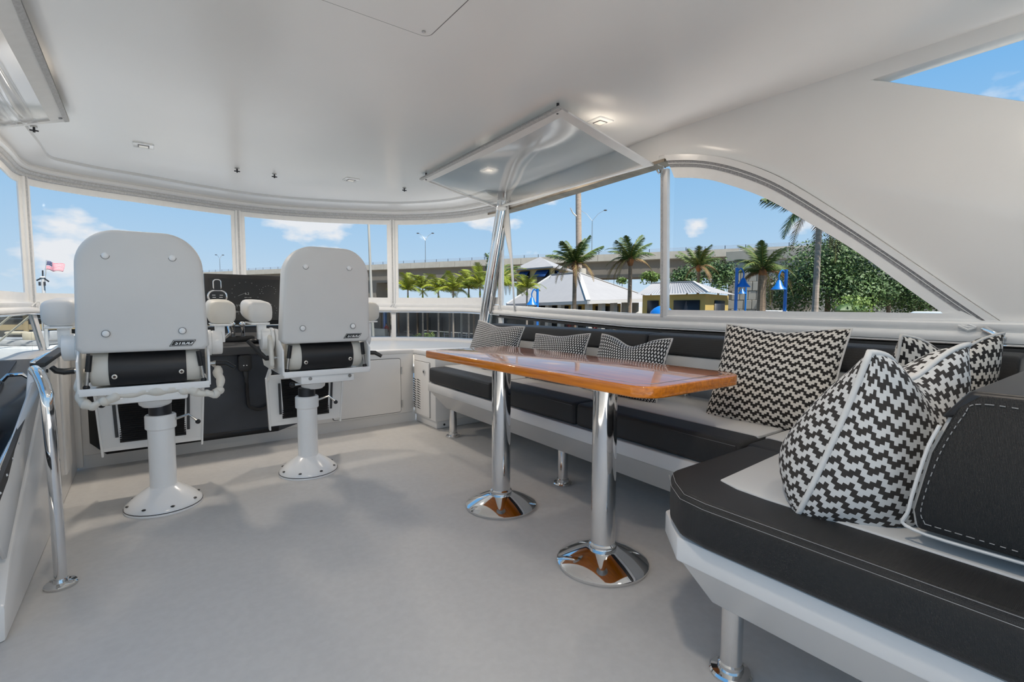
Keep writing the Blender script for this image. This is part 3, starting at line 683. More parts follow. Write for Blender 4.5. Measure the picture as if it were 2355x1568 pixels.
# ================================================================== GRAB POLE
gp = thing('grab_pole', 'polished steel grab pole on a floor flange beside the companionway', 'pole', (-0.287, 2.305, 0))
MB().tube(catmull([(-0.287,2.305,0.004),(-0.287,2.305,0.35),(-0.291,2.305,0.64),(-0.298,2.33,0.70),(-0.32,2.40,0.742),(-0.345,2.50,0.752)], 8), 0.0185, 18).build('tube', CHROME, gp, ang=60)
MB().lathe([(0.046,0.0),(0.047,0.008),(0.042,0.013),(0.024,0.016),(0.021,0.026)], (-0.287,2.305,0)).build('flange', CHROME, gp, ang=50)
for a in (0.4, 2.5, 4.6): MB().cyl((-0.287+0.034*math.cos(a),2.305+0.034*math.sin(a),0.012), (-0.287+0.034*math.cos(a),2.305+0.034*math.sin(a),0.0165), 0.005, n=8).build('screw', STEEL, gp)

# ================================================================== COMPANIONWAY HATCH
ch = thing('companionway_hatch', 'smoked black acrylic companionway hatch in a steel track, left of the grab pole', 'hatch', (-0.75, 2.6, 0.1))
mb = MB(); mb.add([(-0.43,3.68,0.69),(-0.43,1.9,0.345),(-1.14,1.9,0.345),(-1.14,3.68,0.69)], [(0,1,2,3)]); mb.build('acrylic_panel', ACRY, ch, solid=0.014)
MB().bar((-0.415,3.5,0.685), (-0.415,1.9,0.375), 0.018, 0.03).build('track', CHROME, ch, bevel=0.004)
MB().bar((-0.402,2.95,0.63), (-0.402,1.9,0.335), 0.014, 0.045).build('hinge_channel', GASK, ch)
for i in range(9):
    k = i/9; MB().ball((-0.394,2.85-0.9*k,0.612-0.262*k), 0.005, 8, 5).build('screw', CHROME, ch)
mb = MB(); mb.tube([(-0.47,3.30,0.63),(-0.50,3.30,0.655),(-0.55,3.30,0.655),(-0.57,3.30,0.63)], 0.009, 8); mb.build('latch', CHROME, ch)
MB().ball((-0.60,2.73,0.52), (0.05,0.02,0.012)).build('pull_handle', CHROME, ch)
MB().bar((-0.62,3.65,0.692), (-0.62,1.9,0.352), 0.10, 0.004).build('reinforcing_strip', BLK, ch)


# ================================================================== TABLE
tb = thing('dining_table', 'long varnished wooden table on two polished steel pedestals', 'table', (1.55, 1.77, 0))
TX0, TX1, TY0, TY1 = 1.262, 1.848, 0.985, 2.56
def rr4(x0, x1, y0, y1, ra, rb, n=8):     # near corners wider than far ones
    out = []
    for cx, cy, a, r in ((x1-rb,y1-rb,0,rb),(x0+rb,y1-rb,90,rb),(x0+ra,y0+ra,180,ra),(x1-ra,y0+ra,270,ra)):
        out += [(cx+r*math.cos(math.radians(a+90*k/n)), cy+r*math.sin(math.radians(a+90*k/n))) for k in range(n+1)]
    return out
MB().prism(rr4(TX0, TX1, TY0, TY1, 0.085, 0.03), 0.699, 0.739).build('table_top', WOOD, tb, bevel=0.006, seg=3)
INLAY = M('varnished_border', (0.20, 0.06, 0.008), 0.28, coat=1.0, col2=(0.13, 0.035, 0.004), vscale=3.0, stretch=(30, 1.6, 30))
o_, i_ = rr4(TX0+0.045, TX1-0.045, TY0+0.045, TY1-0.045, 0.06, 0.02), rr4(TX0+0.052, TX1-0.052, TY0+0.052, TY1-0.052, 0.055, 0.016)
mb = MB(); n = len(o_); mb.add([(x,y,0.7394) for x,y in o_]+[(x,y,0.7394) for x,y in i_], [(i,(i+1)%n,n+(i+1)%n,n+i) for i in range(n)])
mb.build('inlay_line', INLAY, tb)
for (x, y) in ((1.388, 1.284), (1.386, 1.968)):
    pd = MB().lathe([(0.0465,0.05),(0.0465,0.70)], (x,y,0), 40).build('pedestal', CHROME, tb, ang=60)
    MB().lathe([(0.174,0.0),(0.176,0.004),(0.176,0.012),(0.170,0.017),(0.12,0.040),(0.066,0.062),(0.056,0.064)], (x,y,0), 48).build('pedestal_base', CHROME, pd, ang=40)
    MB().lathe([(0.052,0.06),(0.054,0.066),(0.054,0.082),(0.048,0.088)], (x,y,0), 40).build('pedestal_ring', CHROME, pd, ang=40)
    MB().lathe([(0.10,0.690),(0.10,0.6985)], (x,y,0), 32).build('mounting_plate', STEEL, pd)

# ================================================================== SETTEE BASE
def offset_poly(poly, d):
    out = []; n = len(poly)
    for i in range(n):
        p0, p1, p2 = Vector(poly[i-1]), Vector(poly[i]), Vector(poly[(i+1)%n])
        a = (p1-p0).normalized(); b = (p2-p1).normalized(); na = Vector((-a.y,a.x)); nb = Vector((-b.y,b.x))
        m = (na+nb); m = m/max(0.2, m.dot(na)); out.append((p1.x+m.x*d, p1.y+m.y*d))
    return out
base_poly = [(1.715,3.42),(1.655,0.885),(1.20,0.865),(1.085,0.745),(1.085,-0.75),(2.45,-0.75),(2.45,3.42)]
sb = thing('settee_base', 'white L-shaped settee base on short steel legs along the starboard side', 'settee', (1.9, 1.4, 0))
mb = MB(); n = len(base_poly); vs_ = []
for d, z in ((0.03,0.405),(0.0,0.400),(0.0,0.338),(0.014,0.332),(0.105,0.205),(0.12,0.200)):
    vs_ += [(x,y,z) for x, y in offset_poly(base_poly, d)]
fs = []
for j in range(5): fs += [(j*n+i,j*n+(i+1)%n,(j+1)*n+(i+1)%n,(j+1)*n+i) for i in range(n)]
fs += [tuple(range(n)), tuple(range(5*n,6*n))]
mb.add(vs_, fs); mb.build('moulded_base', GEL, sb, bevel=0.004)
for (x, y) in ((1.835,3.241),(1.838,2.008),(1.245,0.675),(2.3,3.2),(2.3,1.6),(1.3,-0.5)):
    lg = MB().lathe([(0.0285,0.006),(0.0285,0.21)], (x,y,0), 28).build('leg', CHROME, sb, ang=60)
    MB().lathe([(0.054,0.0),(0.055,0.006),(0.050,0.012),(0.034,0.014),(0.033,0.030),(0.0285,0.034)], (x,y,0), 32).build('leg_flange', CHROME, lg, ang=40)

# ================================================================== CUSHIONS
def cushion(name, poly, z0, z1, label, group, panel=None, stitch=None, bev=0.022):
    xs = [p[0] for p in poly]; ys = [p[1] for p in poly]
    t = thing(name, label, 'cushion', (sum(xs)/len(xs), sum(ys)/len(ys), z0), group)
    b = MB().prism(poly, z0, z1).build('cover', VINB, t, bevel=bev, seg=4, ang=60)
    if panel:
        MB().prism(panel, z1-0.02, z1+0.004).build('top_panel', VING, t, bevel=0.004, ang=60)
    if stitch:
        for dz, ins in ((-0.004, 0.012), (-0.016, 0.002)):
            MB().tube([(x+ins*ix, y+ins*iy, z1+dz) for x, y, ix, iy in stitch], 0.0007, 5).build('stitching', STITCH, t)
    return t
CT = 0.52
def fx(y): return 1.655+(y-0.885)/(3.42-0.885)*0.06
ya, yb, yc = 3.405, 2.522, 1.749
def seat_run(y0, y1, lab):
    p = [(fx(y1),y1),(fx(y0),y0),(2.30,y0),(2.30,y1)]
    pan = [(fx(y1)+0.135,y1-0.006),(fx(y0)+0.135,y0+0.006),(2.295,y0+0.006),(2.295,y1-0.006)]
    return cushion('seat_cushion', p, 0.405, CT, lab, 'settee seat cushions', pan, [(fx(y1),y1-0.02,1,0),(fx(y0),y0+0.02,1,0)])
seat_run(yb+0.003, ya, 'black and grey seat cushion next to the louvred cabinet')
seat_run(yc+0.003, yb-0.003, 'black and grey seat cushion behind the far table pedestal')
seat_run(0.893, yc-0.003, 'black and grey seat cushion behind the near table pedestal')
cushion('seat_cushion', [(1.665,0.885),(1.665,-0.7),(2.30,-0.7),(2.30,0.885)], 0.405, CT, 'grey corner seat cushion with a small black corner, by the big patterned pillow', 'settee seat cushions',
        [(1.672,0.745),(1.672,-0.7),(2.295,-0.7),(2.295,0.879),(1.80,0.879),(1.79,0.80),(1.77,0.76),(1.73,0.745)], None)
cushion('seat_cushion', [(1.659,0.868),(1.215,0.862),(1.13,0.80),(1.075,0.735),(1.06,0.66),(1.06,-0.7),(1.659,-0.7)], 0.405, CT+0.004, 'near black-bordered seat cushion in the foreground under the puffy pillow', 'settee seat cushions',
        [(1.653,0.748),(1.24,0.722),(1.215,0.66),(1.207,0.58),(1.207,-0.7),(1.653,-0.7)], [(1.205,0.862,0,-1),(1.13,0.80,0.7,-0.7),(1.075,0.735,0.7,-0.7),(1.06,0.66,1,0),(1.06,-0.68,1,0)], bev=0.026)
# long backrest on steel stubs
def back_run(y0, y1, lab):
    t = thing('back_cushion', lab, 'cushion', (2.28,(y0+y1)/2,0.585), 'settee back cushions')
    MB().prism([(2.212,0.592),(2.235,0.738),(2.36,0.738),(2.36,0.592)], y0, y1, 'y').build('lower_panel', VING, t, bevel=0.012, seg=3, ang=60)
    MB().prism([(2.228,0.740),(2.248,0.842),(2.38,0.848),(2.37,0.740)], y0, y1, 'y').build('top_roll', VINB, t, bevel=0.014, seg=3, ang=60)
    for k in (0.15, 0.85):
        MB().cyl((2.29,y0+(y1-y0)*k,0.520), (2.29,y0+(y1-y0)*k,0.60), 0.026, n=20).build('support_stub', CHROME, t)
    return t
# prism axis y gives (u, w, v): fine for x-z profiles
back_run(1.775, 3.40, 'long backrest cushion behind the three small woven pillows')
back_run(0.30, 1.768, 'backrest cushion behind the big patterned square pillow')
# aft backrest seen from its end
ab = thing('back_cushion', 'thick black backrest cushion with white stitching at the right edge', 'cushion', (1.75, 0.1, 0.55), 'settee back cushions')
prof = [(0.292,0.560),(0.299,0.60),(0.278,0.72),(0.245,0.815),(0.215,0.842),(0.10,0.842),(-0.10,0.83),(-0.14,0.57),(-0.10,0.556)]
MB().prism(prof, 1.212, 2.30, 'x').build('cover', VING, ab, bevel=0.01, seg=3, ang=60)
cp_ = [(y-0.008 if y > 0 else y, z+(0.006 if z < 0.6 else 0.0)) for y, z in prof]
MB().prism(cp_, 1.198, 1.216, 'x').build('end_panel', VINB, ab, bevel=0.006, seg=2, ang=60)
MB().prism([(0.262,0.79),(0.222,0.848),(0.10,0.849),(-0.11,0.837),(-0.10,0.80),(0.2,0.80)], 1.20, 2.31, 'x').build('top_roll', VINP, ab, bevel=0.010, seg=3, ang=60)
st = [(0.272,0.580),(0.279,0.61),(0.259,0.715),(0.228,0.80),(0.205,0.826),(0.10,0.823)]
def dashes(path, r, gap, name, par, mat=STITCH):
    P = catmull([(1.1965, a, b) for a, b in path], 14); mb = MB(); acc = 0; on = True; seg = [P[0]]
    for i in range(1, len(P)):
        seg.append(P[i]); acc += (P[i]-P[i-1]).length
        if acc > gap:
            if on: mb.tube(seg, r, 5)
            on = not on if (not on or True) else on; seg = [P[i]]; acc = 0 if on else gap*0.55
    o = mb.build(name, mat, par); o['kind'] = 'stuff'; return o
dashes(st, 0.0009, 0.006, 'stitching', ab)
dashes([(0.272,0.580),(0.20,0.579),(0.10,0.577),(0.0,0.576)], 0.0009, 0.006, 'stitching', ab)
pth = catmull([(1.206,a,b) for a,b in [(0.10,0.557),(0.292,0.559),(0.300,0.60),(0.279,0.72),(0.262,0.775)]], 6)
MB().tube(pth, 0.0035, 8).build('piping', VINW, ab)
MB().cyl((1.30,0.10,0.524), (1.30,0.10,0.57), 0.03, n=24).build('support_stub', CHROME, ab)

# ================================================================== PILLOWS
def pattern_mat(name, kx, ky, dark, pale, weave=False):
    m = bpy.data.materials.new(name); m.use_nodes = True; t = m.node_tree; b = t.nodes['Principled BSDF']; b.inputs['Roughness'].default_value = 0.75
    b.inputs['Specular IOR Level'].default_value = 0.25
    uv = t.nodes.new('ShaderNodeUVMap'); sp = t.nodes.new('ShaderNodeSeparateXYZ'); lk(t, uv.outputs[0], sp.inputs[0])
    def mt(op, a, b_=None, c=None):
        n = t.nodes.new('ShaderNodeMath'); n.operation = op
        for i, v in enumerate((a, b_, c)):
            if v is None: continue
            if isinstance(v, (int, float)): n.inputs[i].default_value = v
            else: lk(t, v, n.inputs[i])
        return n.outputs[0]
    u = mt('MULTIPLY', sp.outputs['X'], kx); v = mt('MULTIPLY', sp.outputs['Y'], ky)
    if weave:
        row = mt('FLOOR', v); half = mt('MULTIPLY', mt('MODULO', row, 2.0), 0.5)
        fu = mt('FRACT', mt('ADD', u, half)); fv = mt('FRACT', v)
        du = mt('ABSOLUTE', mt('SUBTRACT', fu, 0.5)); dv = mt('ABSOLUTE', mt('SUBTRACT', fv, 0.5))
        d = mt('ADD', mt('MULTIPLY', du, 1.15), mt('MULTIPLY', dv, 0.75))
        mask = mt('LESS_THAN', d, 0.40); hgt = d
    else:
        c4 = mt('MULTIPLY', mt('FRACT', u), 4.0)
        up_ = mt('MULTIPLY', mt('GREATER_THAN', c4, 1.0), mt('LESS_THAN', c4, 2.0)); dn_ = mt('GREATER_THAN', c4, 3.0)
        off = mt('SUBTRACT', mt('MULTIPLY', up_, 0.25), mt('MULTIPLY', dn_, 0.25))
        drift = mt('MULTIPLY', mt('FLOOR', mt('MULTIPLY', u, 2.0)), 0.07)
        w = mt('FRACT', mt('ADD', mt('ADD', v, off), drift)); mask = mt('LESS_THAN', w, 0.5); hgt = mask
    mix = t.nodes.new('ShaderNodeMix'); mix.data_type = 'RGBA'; lk(t, mask, mix.inputs['Factor'])
    mix.inputs['A'].default_value = (*dark, 1); mix.inputs['B'].default_value = (*pale, 1); lk(t, mix.outputs['Result'], b.inputs['Base Color'])
    bp = t.nodes.new('ShaderNodeBump'); bp.inputs['Strength'].default_value = 0.5; bp.inputs['Distance'].default_value = 0.0015 if not weave else 0.003
    if weave: bp.invert = True
    lk(t, hgt, bp.inputs['Height']); lk(t, bp.outputs[0], b.inputs['Normal'])
    return m
PAT_S = pattern_mat('woven_black_white', 60, 70, (0.015, 0.015, 0.017), (0.68, 0.68, 0.68), True)
PAT_M = pattern_mat('stepped_weave_fine', 27, 30, (0.022, 0.019, 0.017), (0.66, 0.62, 0.56))
PAT_L = pattern_mat('stepped_weave_bold', 26, 29, (0.05, 0.044, 0.04), (0.70, 0.69, 0.67))
def pillow(label, c, wdir, up, w, h, th, mat, dent=0.0, edge=0.07, twist=0.0, group='patterned pillows', pipe=STRIPE_W, sag=0.0, seed=0, pr_=0.0048, fat=0.22):
    X = Vector(wdir).normalized(); Z = Vector(up); Z = (Z-X*Z.dot(X)).normalized(); Y = Z.cross(X); c = Vector(c)
    rn = random.Random(seed); ph = [rn.uniform(0, 6) for _ in range(6)]
    t = thing('throw_pillow', label, 'pillow', tuple(c-Z*h/2), group)
    def rim(a, b):
        x = w/2*a*(1-edge*(1-b*b)); z = h/2*b*(1-edge*(1-a*a))
        if b > 0: z -= dent*math.exp(-(a/0.45)**2)*b*b
        y = twist*a*b
        return x, y, z
    def pt(a, b, s):
        x, y, z = rim(a, b); q = max(0.0, (1-a*a)*(1-b*b)); k = q**0.42
        z -= sag*(1-b)*0.5*k
        tk = th/2*k*(1.0+fat*(-b))*(1+0.05*math.sin(5*a+ph[0])*math.sin(4*b+ph[1])) 
        tk += 0.006*k*math.sin(11*a+3*b+ph[2])*abs(b)**1.5
        if b > 0: tk *= 1-dent*2.2*math.exp(-(a/0.5)**2)*b
        return c+X*x+Y*(y+s*tk)+Z*z
    N = 26
    def f(u): # denser near the rim
        u = 2*u-1; return math.copysign(1-(1-abs(u))**1.6, u)
    mb = MB()
    for s in (1, -1):
        b0 = len(mb.v)
        au = [0.0]; av = [0.0]
        for k in range(N):
            au.append(au[-1]+(pt(f((k+1)/N),0,s)-pt(f(k/N),0,s)).length); av.append(av[-1]+(pt(0,f((k+1)/N),s)-pt(0,f(k/N),s)).length)
        pts = [(f(i/N), f(j/N)) for i in range(N+1) for j in range(N+1)]
        mb.v += [pt(a, b, s) for a, b in pts]
        for i in range(N):
            for j in range(N):
                q = [i*(N+1)+j, (i+1)*(N+1)+j, (i+1)*(N+1)+j+1, i*(N+1)+j+1]
                if s < 0: q.reverse()
                mb.f.append(tuple(b0+k for k in q)); mb.uv[len(mb.f)-1] = [(au[k//(N+1)]+(0 if s > 0 else 0.011), av[k%(N+1)]) for k in q]
    mb.build('cover', mat, t, ang=180)
    R = []
    for k in range(24): R.append((-1+2*k/24, -1))
    for k in range(24): R.append((1, -1+2*k/24))
    for k in range(24): R.append((1-2*k/24, 1))
    for k in range(24): R.append((-1, 1-2*k/24))
    MB().tube([pt(a, b, 0) for a, b in R], pr_, 7, closed=True).build('piping', pipe, t, ang=180)
    return t
pillow('small woven pillow at the forward end of the settee', (2.075,3.05,0.690), (0.0,-1,-0.05), (0.33,0.0,1), 0.60, 0.36, 0.15, PAT_S, dent=0.02, seed=1)
pillow('small woven pillow in the middle of the settee, its right corner raised', (2.06,2.33,0.665), (0.02,-1,0.05), (0.36,0,1), 0.50, 0.325, 0.15, PAT_S, dent=0.01, seed=2)
pillow('small woven pillow with a dipped top, third from the cabinet', (2.05,1.745,0.672), (0.0,-1,0.0), (0.36,0,1), 0.475, 0.345, 0.16, PAT_S, dent=0.05, seed=3)
pillow('big square step-patterned pillow beyond the table corner', (2.085,1.0,0.700), (0.03,-1,0.0), (0.40,0,1), 0.50, 0.46, 0.19, PAT_M, dent=0.015, seed=4)
pillow('puffy step-patterned pillow slumped in the foreground beside the black end panel', (1.410,0.405,0.712), (0.991,-0.133,0.0), (-0.04,-0.33,1), 0.463, 0.415, 0.30, PAT_L, dent=0.07, edge=0.05, seed=5, fat=0.5, sag=0.03, pr_=0.0068, pipe=M('pale_piping', (0.74, 0.73, 0.71), 0.8, var=0.05))
pillow('step-patterned pillow wedged in the corner behind the puffy pillow', (1.97,0.44,0.712), (0.95,-0.30,0.0), (0.03,-0.20,1), 0.47, 0.42, 0.17, PAT_M, dent=0.05, seed=6)

# ================================================================== UNDER THE HARDTOP
LAMP_W = 4.6
LENS = emit_mat('lamp_lens', (0.85, 0.82, 0.76), 0.12)
def downlight(x, y, label, k=1.0):
    t = thing('ceiling_downlight', label, 'downlight', (x, y, 2.0), 'recessed ceiling lights')
    MB().prism(rrect(x-0.055,x+0.055,y-0.055,y+0.055,0.008,3), 2.011, 2.0205).build('trim_plate', PAINT, t, bevel=0.002)
    MB().prism(rrect(x-0.03,x+0.03,y-0.03,y+0.03,0.004,3), 2.0085, 2.0115).build('lens_frame', SEAM, t)
    MB().prism(rrect(x-0.024,x+0.024,y-0.024,y+0.024,0.004,3), 2.007, 2.010).build('lens', LENS, t)
    ld = bpy.data.lights.new('downlight_fill', 'AREA'); ld.shape = 'SQUARE'; ld.size = 0.11; ld.energy = LAMP_W*k; ld.color = (1.0, 0.87, 0.72)  # area light added to fill the cabin; the lamps themselves look off
    lo = bpy.data.objects.new('downlight_fill', ld); COL.objects.link(lo); lo.parent = t; lo.location = (0, 0, 0.004)
downlight(0.019, 4.049, 'square ceiling light above the left helm chair', 1.9)
downlight(1.381, 4.107, 'square ceiling light right of the right helm chair', 1.8)
downlight(2.062, 1.984, 'square ceiling light right of the stowed clear panel', 0.22)
downlight(2.109, 3.161, 'square ceiling light seen through the stowed clear panel', 0.6)
downlight(-0.52, 2.95, 'added ceiling light hidden above the stowed port panel')  # fixture out of sight, put in for extra fill
downlight(0.35, 0.40, 'added unseen ceiling light behind the viewer, port side', 1.5)  # this and the next fixture are unseen, added to light the cabin
downlight(1.75, 0.35, 'added unseen ceiling light behind the viewer, starboard side', 0.4)
def fastener(x, y, label):
    t = thing('ceiling_fastener', label, 'fastener', (x, y, 2.0), 'turn-button fasteners on the hardtop')
    MB().cyl((x,y,2.012), (x,y,2.0205), 0.016, n=14).build('plate', STEEL, t)
    MB().cyl((x,y,1.985), (x,y,2.012), 0.006, n=10).build('stud', DARKM, t)
    MB().bar((x-0.02,y,1.995), (x+0.02,y,1.995), 0.008, 0.008).build('toggle', DARKM, t, bevel=0.002)
fastener(-0.49, 4.014, 'dark ceiling fastener nearest the companionway corner')
fastener(0.583, 4.295, 'dark ceiling fastener, left one of the close pair')
fastener(0.842, 4.299, 'dark ceiling fastener, right one of the close pair')
fastener(1.849, 4.107, 'dark ceiling fastener left of the stowed clear panel')

# stowed clear panel folded up to the ceiling on the starboard side
def sheet(corners, nu, nv, belly, name, mat, par, solid=0.0015):
    A, B, C_, D_ = [Vector(p) for p in corners]
    mb = MB()
    def fn(u, v):
        p = A.lerp(B, u).lerp(D_.lerp(C_, u), v)
        return p+Vector((0,0,-belly*math.sin(PI*u)*math.sin(PI*v)*(0.75+0.25*math.sin(7*u+3*v))))
    mb.grid(fn, nu, nv); return mb.build(name, mat, par, solid=solid, ang=180), fn
def hem_strip(fn, edge, w, name, par, mat=CANV, n=24, th=0.010):
    mb = MB(); vs_ = []
    for i in range(n+1):
        u = i/n
        a, b = {'v0': (fn(u,0), fn(u,w)), 'v1': (fn(u,1), fn(u,1-w)), 'u0': (fn(0,u), fn(w,u)), 'u1': (fn(1,u), fn(1-w,u))}[edge]
        vs_ += [a+Vector((0,0,-th)), b+Vector((0,0,-th)), a, b]
    fs = []
    for i in range(n):
        a = i*4; b = a+4; fs += [(a,a+1,b+1,b),(a+2,b+2,b+3,a+3),(a,b,b+2,a+2),(a+1,a+3,b+3,b+1)]
    fs += [(0,2,3,1),(n*4,n*4+1,n*4+3,n*4+2)]
    mb.add(vs_, fs); return mb.build(name, mat, par)
sp_ = thing('stowed_clear_panel', 'clear vinyl panel with white hems folded up to the hardtop above the table', 'panel', (2.1, 2.8, 1.85))
cor = [(1.676,1.894,1.985), (1.751,3.604,1.985), (2.60,3.76,1.885), (2.47,1.93,1.845)]
_, fn = sheet(cor, 24, 18, 0.055, 'clear_sheet', STOWED, sp_)
hem_strip(fn, 'v0', 0.085, 'wide_hem', sp_); hem_strip(fn, 'v0', 0.025, 'zipper_tape', sp_, ZIP, th=0.013)
hem_strip(fn, 'u0', 0.035, 'side_hem', sp_); hem_strip(fn, 'u1', 0.012, 'edge_cord', sp_)
hem_strip(fn, 'v1', 0.03, 'hinge_hem', sp_)
for (x, y) in ((1.715,1.945),(1.785,3.56)): MB().cyl((x,y,1.967), (x,y,2.0205), 0.007, n=12).build('turn_button', DARKM, sp_)
# flap of the panel hanging down beside the slanting post
fl_ = MB(); fl_.add([(2.60,3.72,1.88),(2.62,3.62,1.88),(2.615,3.55,1.40),(2.60,3.49,0.95),(2.62,3.52,0.95),(2.635,3.60,1.40)], [(0,1,2,5),(5,2,3,4)])
fl_.build('hanging_strip', CANV, sp_, solid=0.012)
MB().ball((2.58,3.66,1.86), (0.05,0.04,0.03), 10, 6).build('gathered_fold', CANV, sp_)
# stowed panel on the port side
sq_ = thing('stowed_clear_panel', 'clear vinyl panel with white hem folded up at the top left corner', 'panel', (-0.5, 3.0, 1.85))
cor2 = [(-0.29,2.0,1.985), (-0.30,3.62,1.985), (-0.70,3.80,1.90), (-0.70,2.0,1.90)]
_, fn2 = sheet(cor2, 20, 14, 0.05, 'clear_sheet', STOWED, sq_)
hem_strip(fn2, 'v0', 0.19, 'wide_hem', sq_); hem_strip(fn2, 'v0', 0.05, 'zipper_tape', sq_, ZIP, th=0.013); hem_strip(fn2, 'u1', 0.03, 'edge_cord', sq_)
for k in range(3):
    v0 = 0.3+0.2*k
    mb = MB(); mb.grid(lambda u, v: fn2(0.25+0.7*u, v0+0.16*v)+Vector((0,0,-0.02-0.05*math.sin(PI*v)*math.sin(PI*u))), 12, 6); mb.build('vinyl_fold', STOWED, sq_, solid=0.0015, ang=180)
MB().cyl((-0.335,3.56,1.965), (-0.335,3.56,2.0205), 0.013, n=12).build('turn_button', DARKM, sq_)

# slanting steel post
po = thing('steel_post', 'slanting polished steel post from the coaming up to the hardtop', 'post', (2.60, 3.95, 0.66))
q0, q1 = Vector((2.575,3.985,0.63)), Vector((2.60,3.66,1.93))
d_ = (q1-q0).normalized(); s_ = Vector((0.6,-0.8,0)).cross(d_).normalized()
MB().tube([q0, q1], 0.044, 20).build('tube', CHROME, po)
sv = Vector((0.55,-0.83,0)); 
for k in (-1, 1):
    MB().tube([q0+Vector((0.80,-0.59,0))*0.044*k, q1+Vector((0.80,-0.59,0))*0.04*k], 0.018, 12).build('side_tube', STEEL if k > 0 else CHROME, po)
MB().lathe([(0.06,0.0),(0.062,0.01),(0.045,0.016)], (q0.x,q0.y,0.625), 24).build('foot_plate', CHROME, po)


# ================================================================== OUTSIDE: yacht, quay, water
CONC = M('concrete', (0.36, 0.335, 0.29), 0.85, var=0.15, vscale=0.5)
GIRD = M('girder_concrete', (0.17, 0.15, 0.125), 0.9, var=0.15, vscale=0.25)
CONCW = M('pale_concrete', (0.36, 0.345, 0.31), 0.85, var=0.2, vscale=0.4)
ROOFM = M('grey_metal_roof', (0.285, 0.275, 0.272), 0.55, var=0.06, vscale=1.0)
YEL = M('yellow_stucco', (0.42, 0.30, 0.09), 0.85, var=0.08, vscale=0.7)
YELP = M('pale_yellow_stucco', (0.42, 0.34, 0.16), 0.85, var=0.08, vscale=0.7)
WHT = M('white_trim', (0.45, 0.445, 0.44), 0.6, var=0.05)
BLUE = M('blue_paint', (0.002, 0.13, 0.45), 0.4, var=0.1)
BLUED = M('blue_canvas', (0.003, 0.05, 0.19), 0.7, var=0.25, vscale=3)
DARKI = M('interior_shade', (0.010, 0.012, 0.018), 0.5, var=0.3)  # near-black stands in for the shade inside openings and rooms
BRN = M('brown_timber', (0.16, 0.10, 0.055), 0.8, var=0.3, vscale=3)
TAN = M('tan_awning', (0.36, 0.27, 0.13), 0.8, var=0.1)
GRND = M('paving', (0.36, 0.33, 0.28), 0.9, var=0.2, vscale=0.15)
WATER = M('canal_water', (0.02, 0.05, 0.06), 0.12, var=0.3, vscale=0.3, bump=0.5, bscale=1.2, dist=0.05)
TRUNK = M('palm_trunk', (0.22, 0.16, 0.11), 0.9, var=0.35, vscale=2.5, stretch=(1,1,6))
TRUNKG = M('pale_trunk', (0.33, 0.27, 0.22), 0.9, var=0.3, vscale=2.0, stretch=(1,1,5))
FROND = M('palm_frond', (0.075, 0.115, 0.018), 0.6, col2=(0.03, 0.06, 0.010), vscale=0.9)
FRONDY = M('yellow_green_frond', (0.24, 0.26, 0.008), 0.55, col2=(0.07, 0.14, 0.008), vscale=0.8)
FRONDB = M('dry_frond', (0.22, 0.13, 0.05), 0.8, col2=(0.10, 0.06, 0.03), vscale=1.2)
RACH = M('frond_stem', (0.26, 0.24, 0.05), 0.6, var=0.2)
HEART = M('crown_fibre', (0.30, 0.11, 0.03), 0.9, col2=(0.16, 0.07, 0.03), vscale=3)
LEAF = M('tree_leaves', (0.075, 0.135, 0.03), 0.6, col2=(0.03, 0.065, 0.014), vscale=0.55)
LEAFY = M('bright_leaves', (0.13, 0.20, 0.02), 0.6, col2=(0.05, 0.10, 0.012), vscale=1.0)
REDF = M('red_flowers', (0.35, 0.015, 0.02), 0.7, col2=(0.15, 0.01, 0.01), vscale=4)
GZ = -4.2
gp_ = [(-900,-900),(900,-900),(900,900),(-900,900)]
struct(rbox(-40, 30, -60, 34, -5.0, -4.8).build('canal_water', WATER), 'dark canal water around the yacht')
q = MB(); q.bx(30, 1500, -1500, 1500, GZ-0.6, GZ); q.bx(-1500, 30, 34, 1500, GZ-0.6, GZ)
struct(q.build('ground', GRND), 'pale paved quay beyond the water')
hu = group_struct('yacht_hull', (1.0, 3.0, -4.0)); hu['label'] = 'white yacht superstructure below the flybridge'
MB().prism([(-1.9,-7),(3.9,-7),(3.9,6.5),(2.9,12.5),(1.0,15.5),(-0.9,12.5),(-1.9,6.5)], -1.3, -0.9).build('house_top', GEL, hu, bevel=0.05)  # unseen deck, put in to bounce sunlight up under the hardtop
MB().prism([(-0.9,4.6),(2.9,4.6),(2.95,5.4),(2.6,7.5),(1.9,9.3),(1.0,9.8),(0.1,9.3),(-0.6,7.5),(-0.95,5.4)], -0.9, 0.22).build('bounce_brow', GEL, hu, bevel=0.08)  # unseen raised block added to throw more sunlight onto the ceiling
MB().prism([(-2.6,-9),(4.6,-9),(4.6,8),(3.3,15),(1.0,20),(-1.3,15),(-2.6,8)], -4.9, -2.2).build('hull', GEL, hu, bevel=0.05)
MB().prism([(-1.45,-5.0),(2.65,-5.0),(2.65,3.6),(-1.45,3.6)], -0.95, -0.08).build('flybridge_pan', GEL, hu)

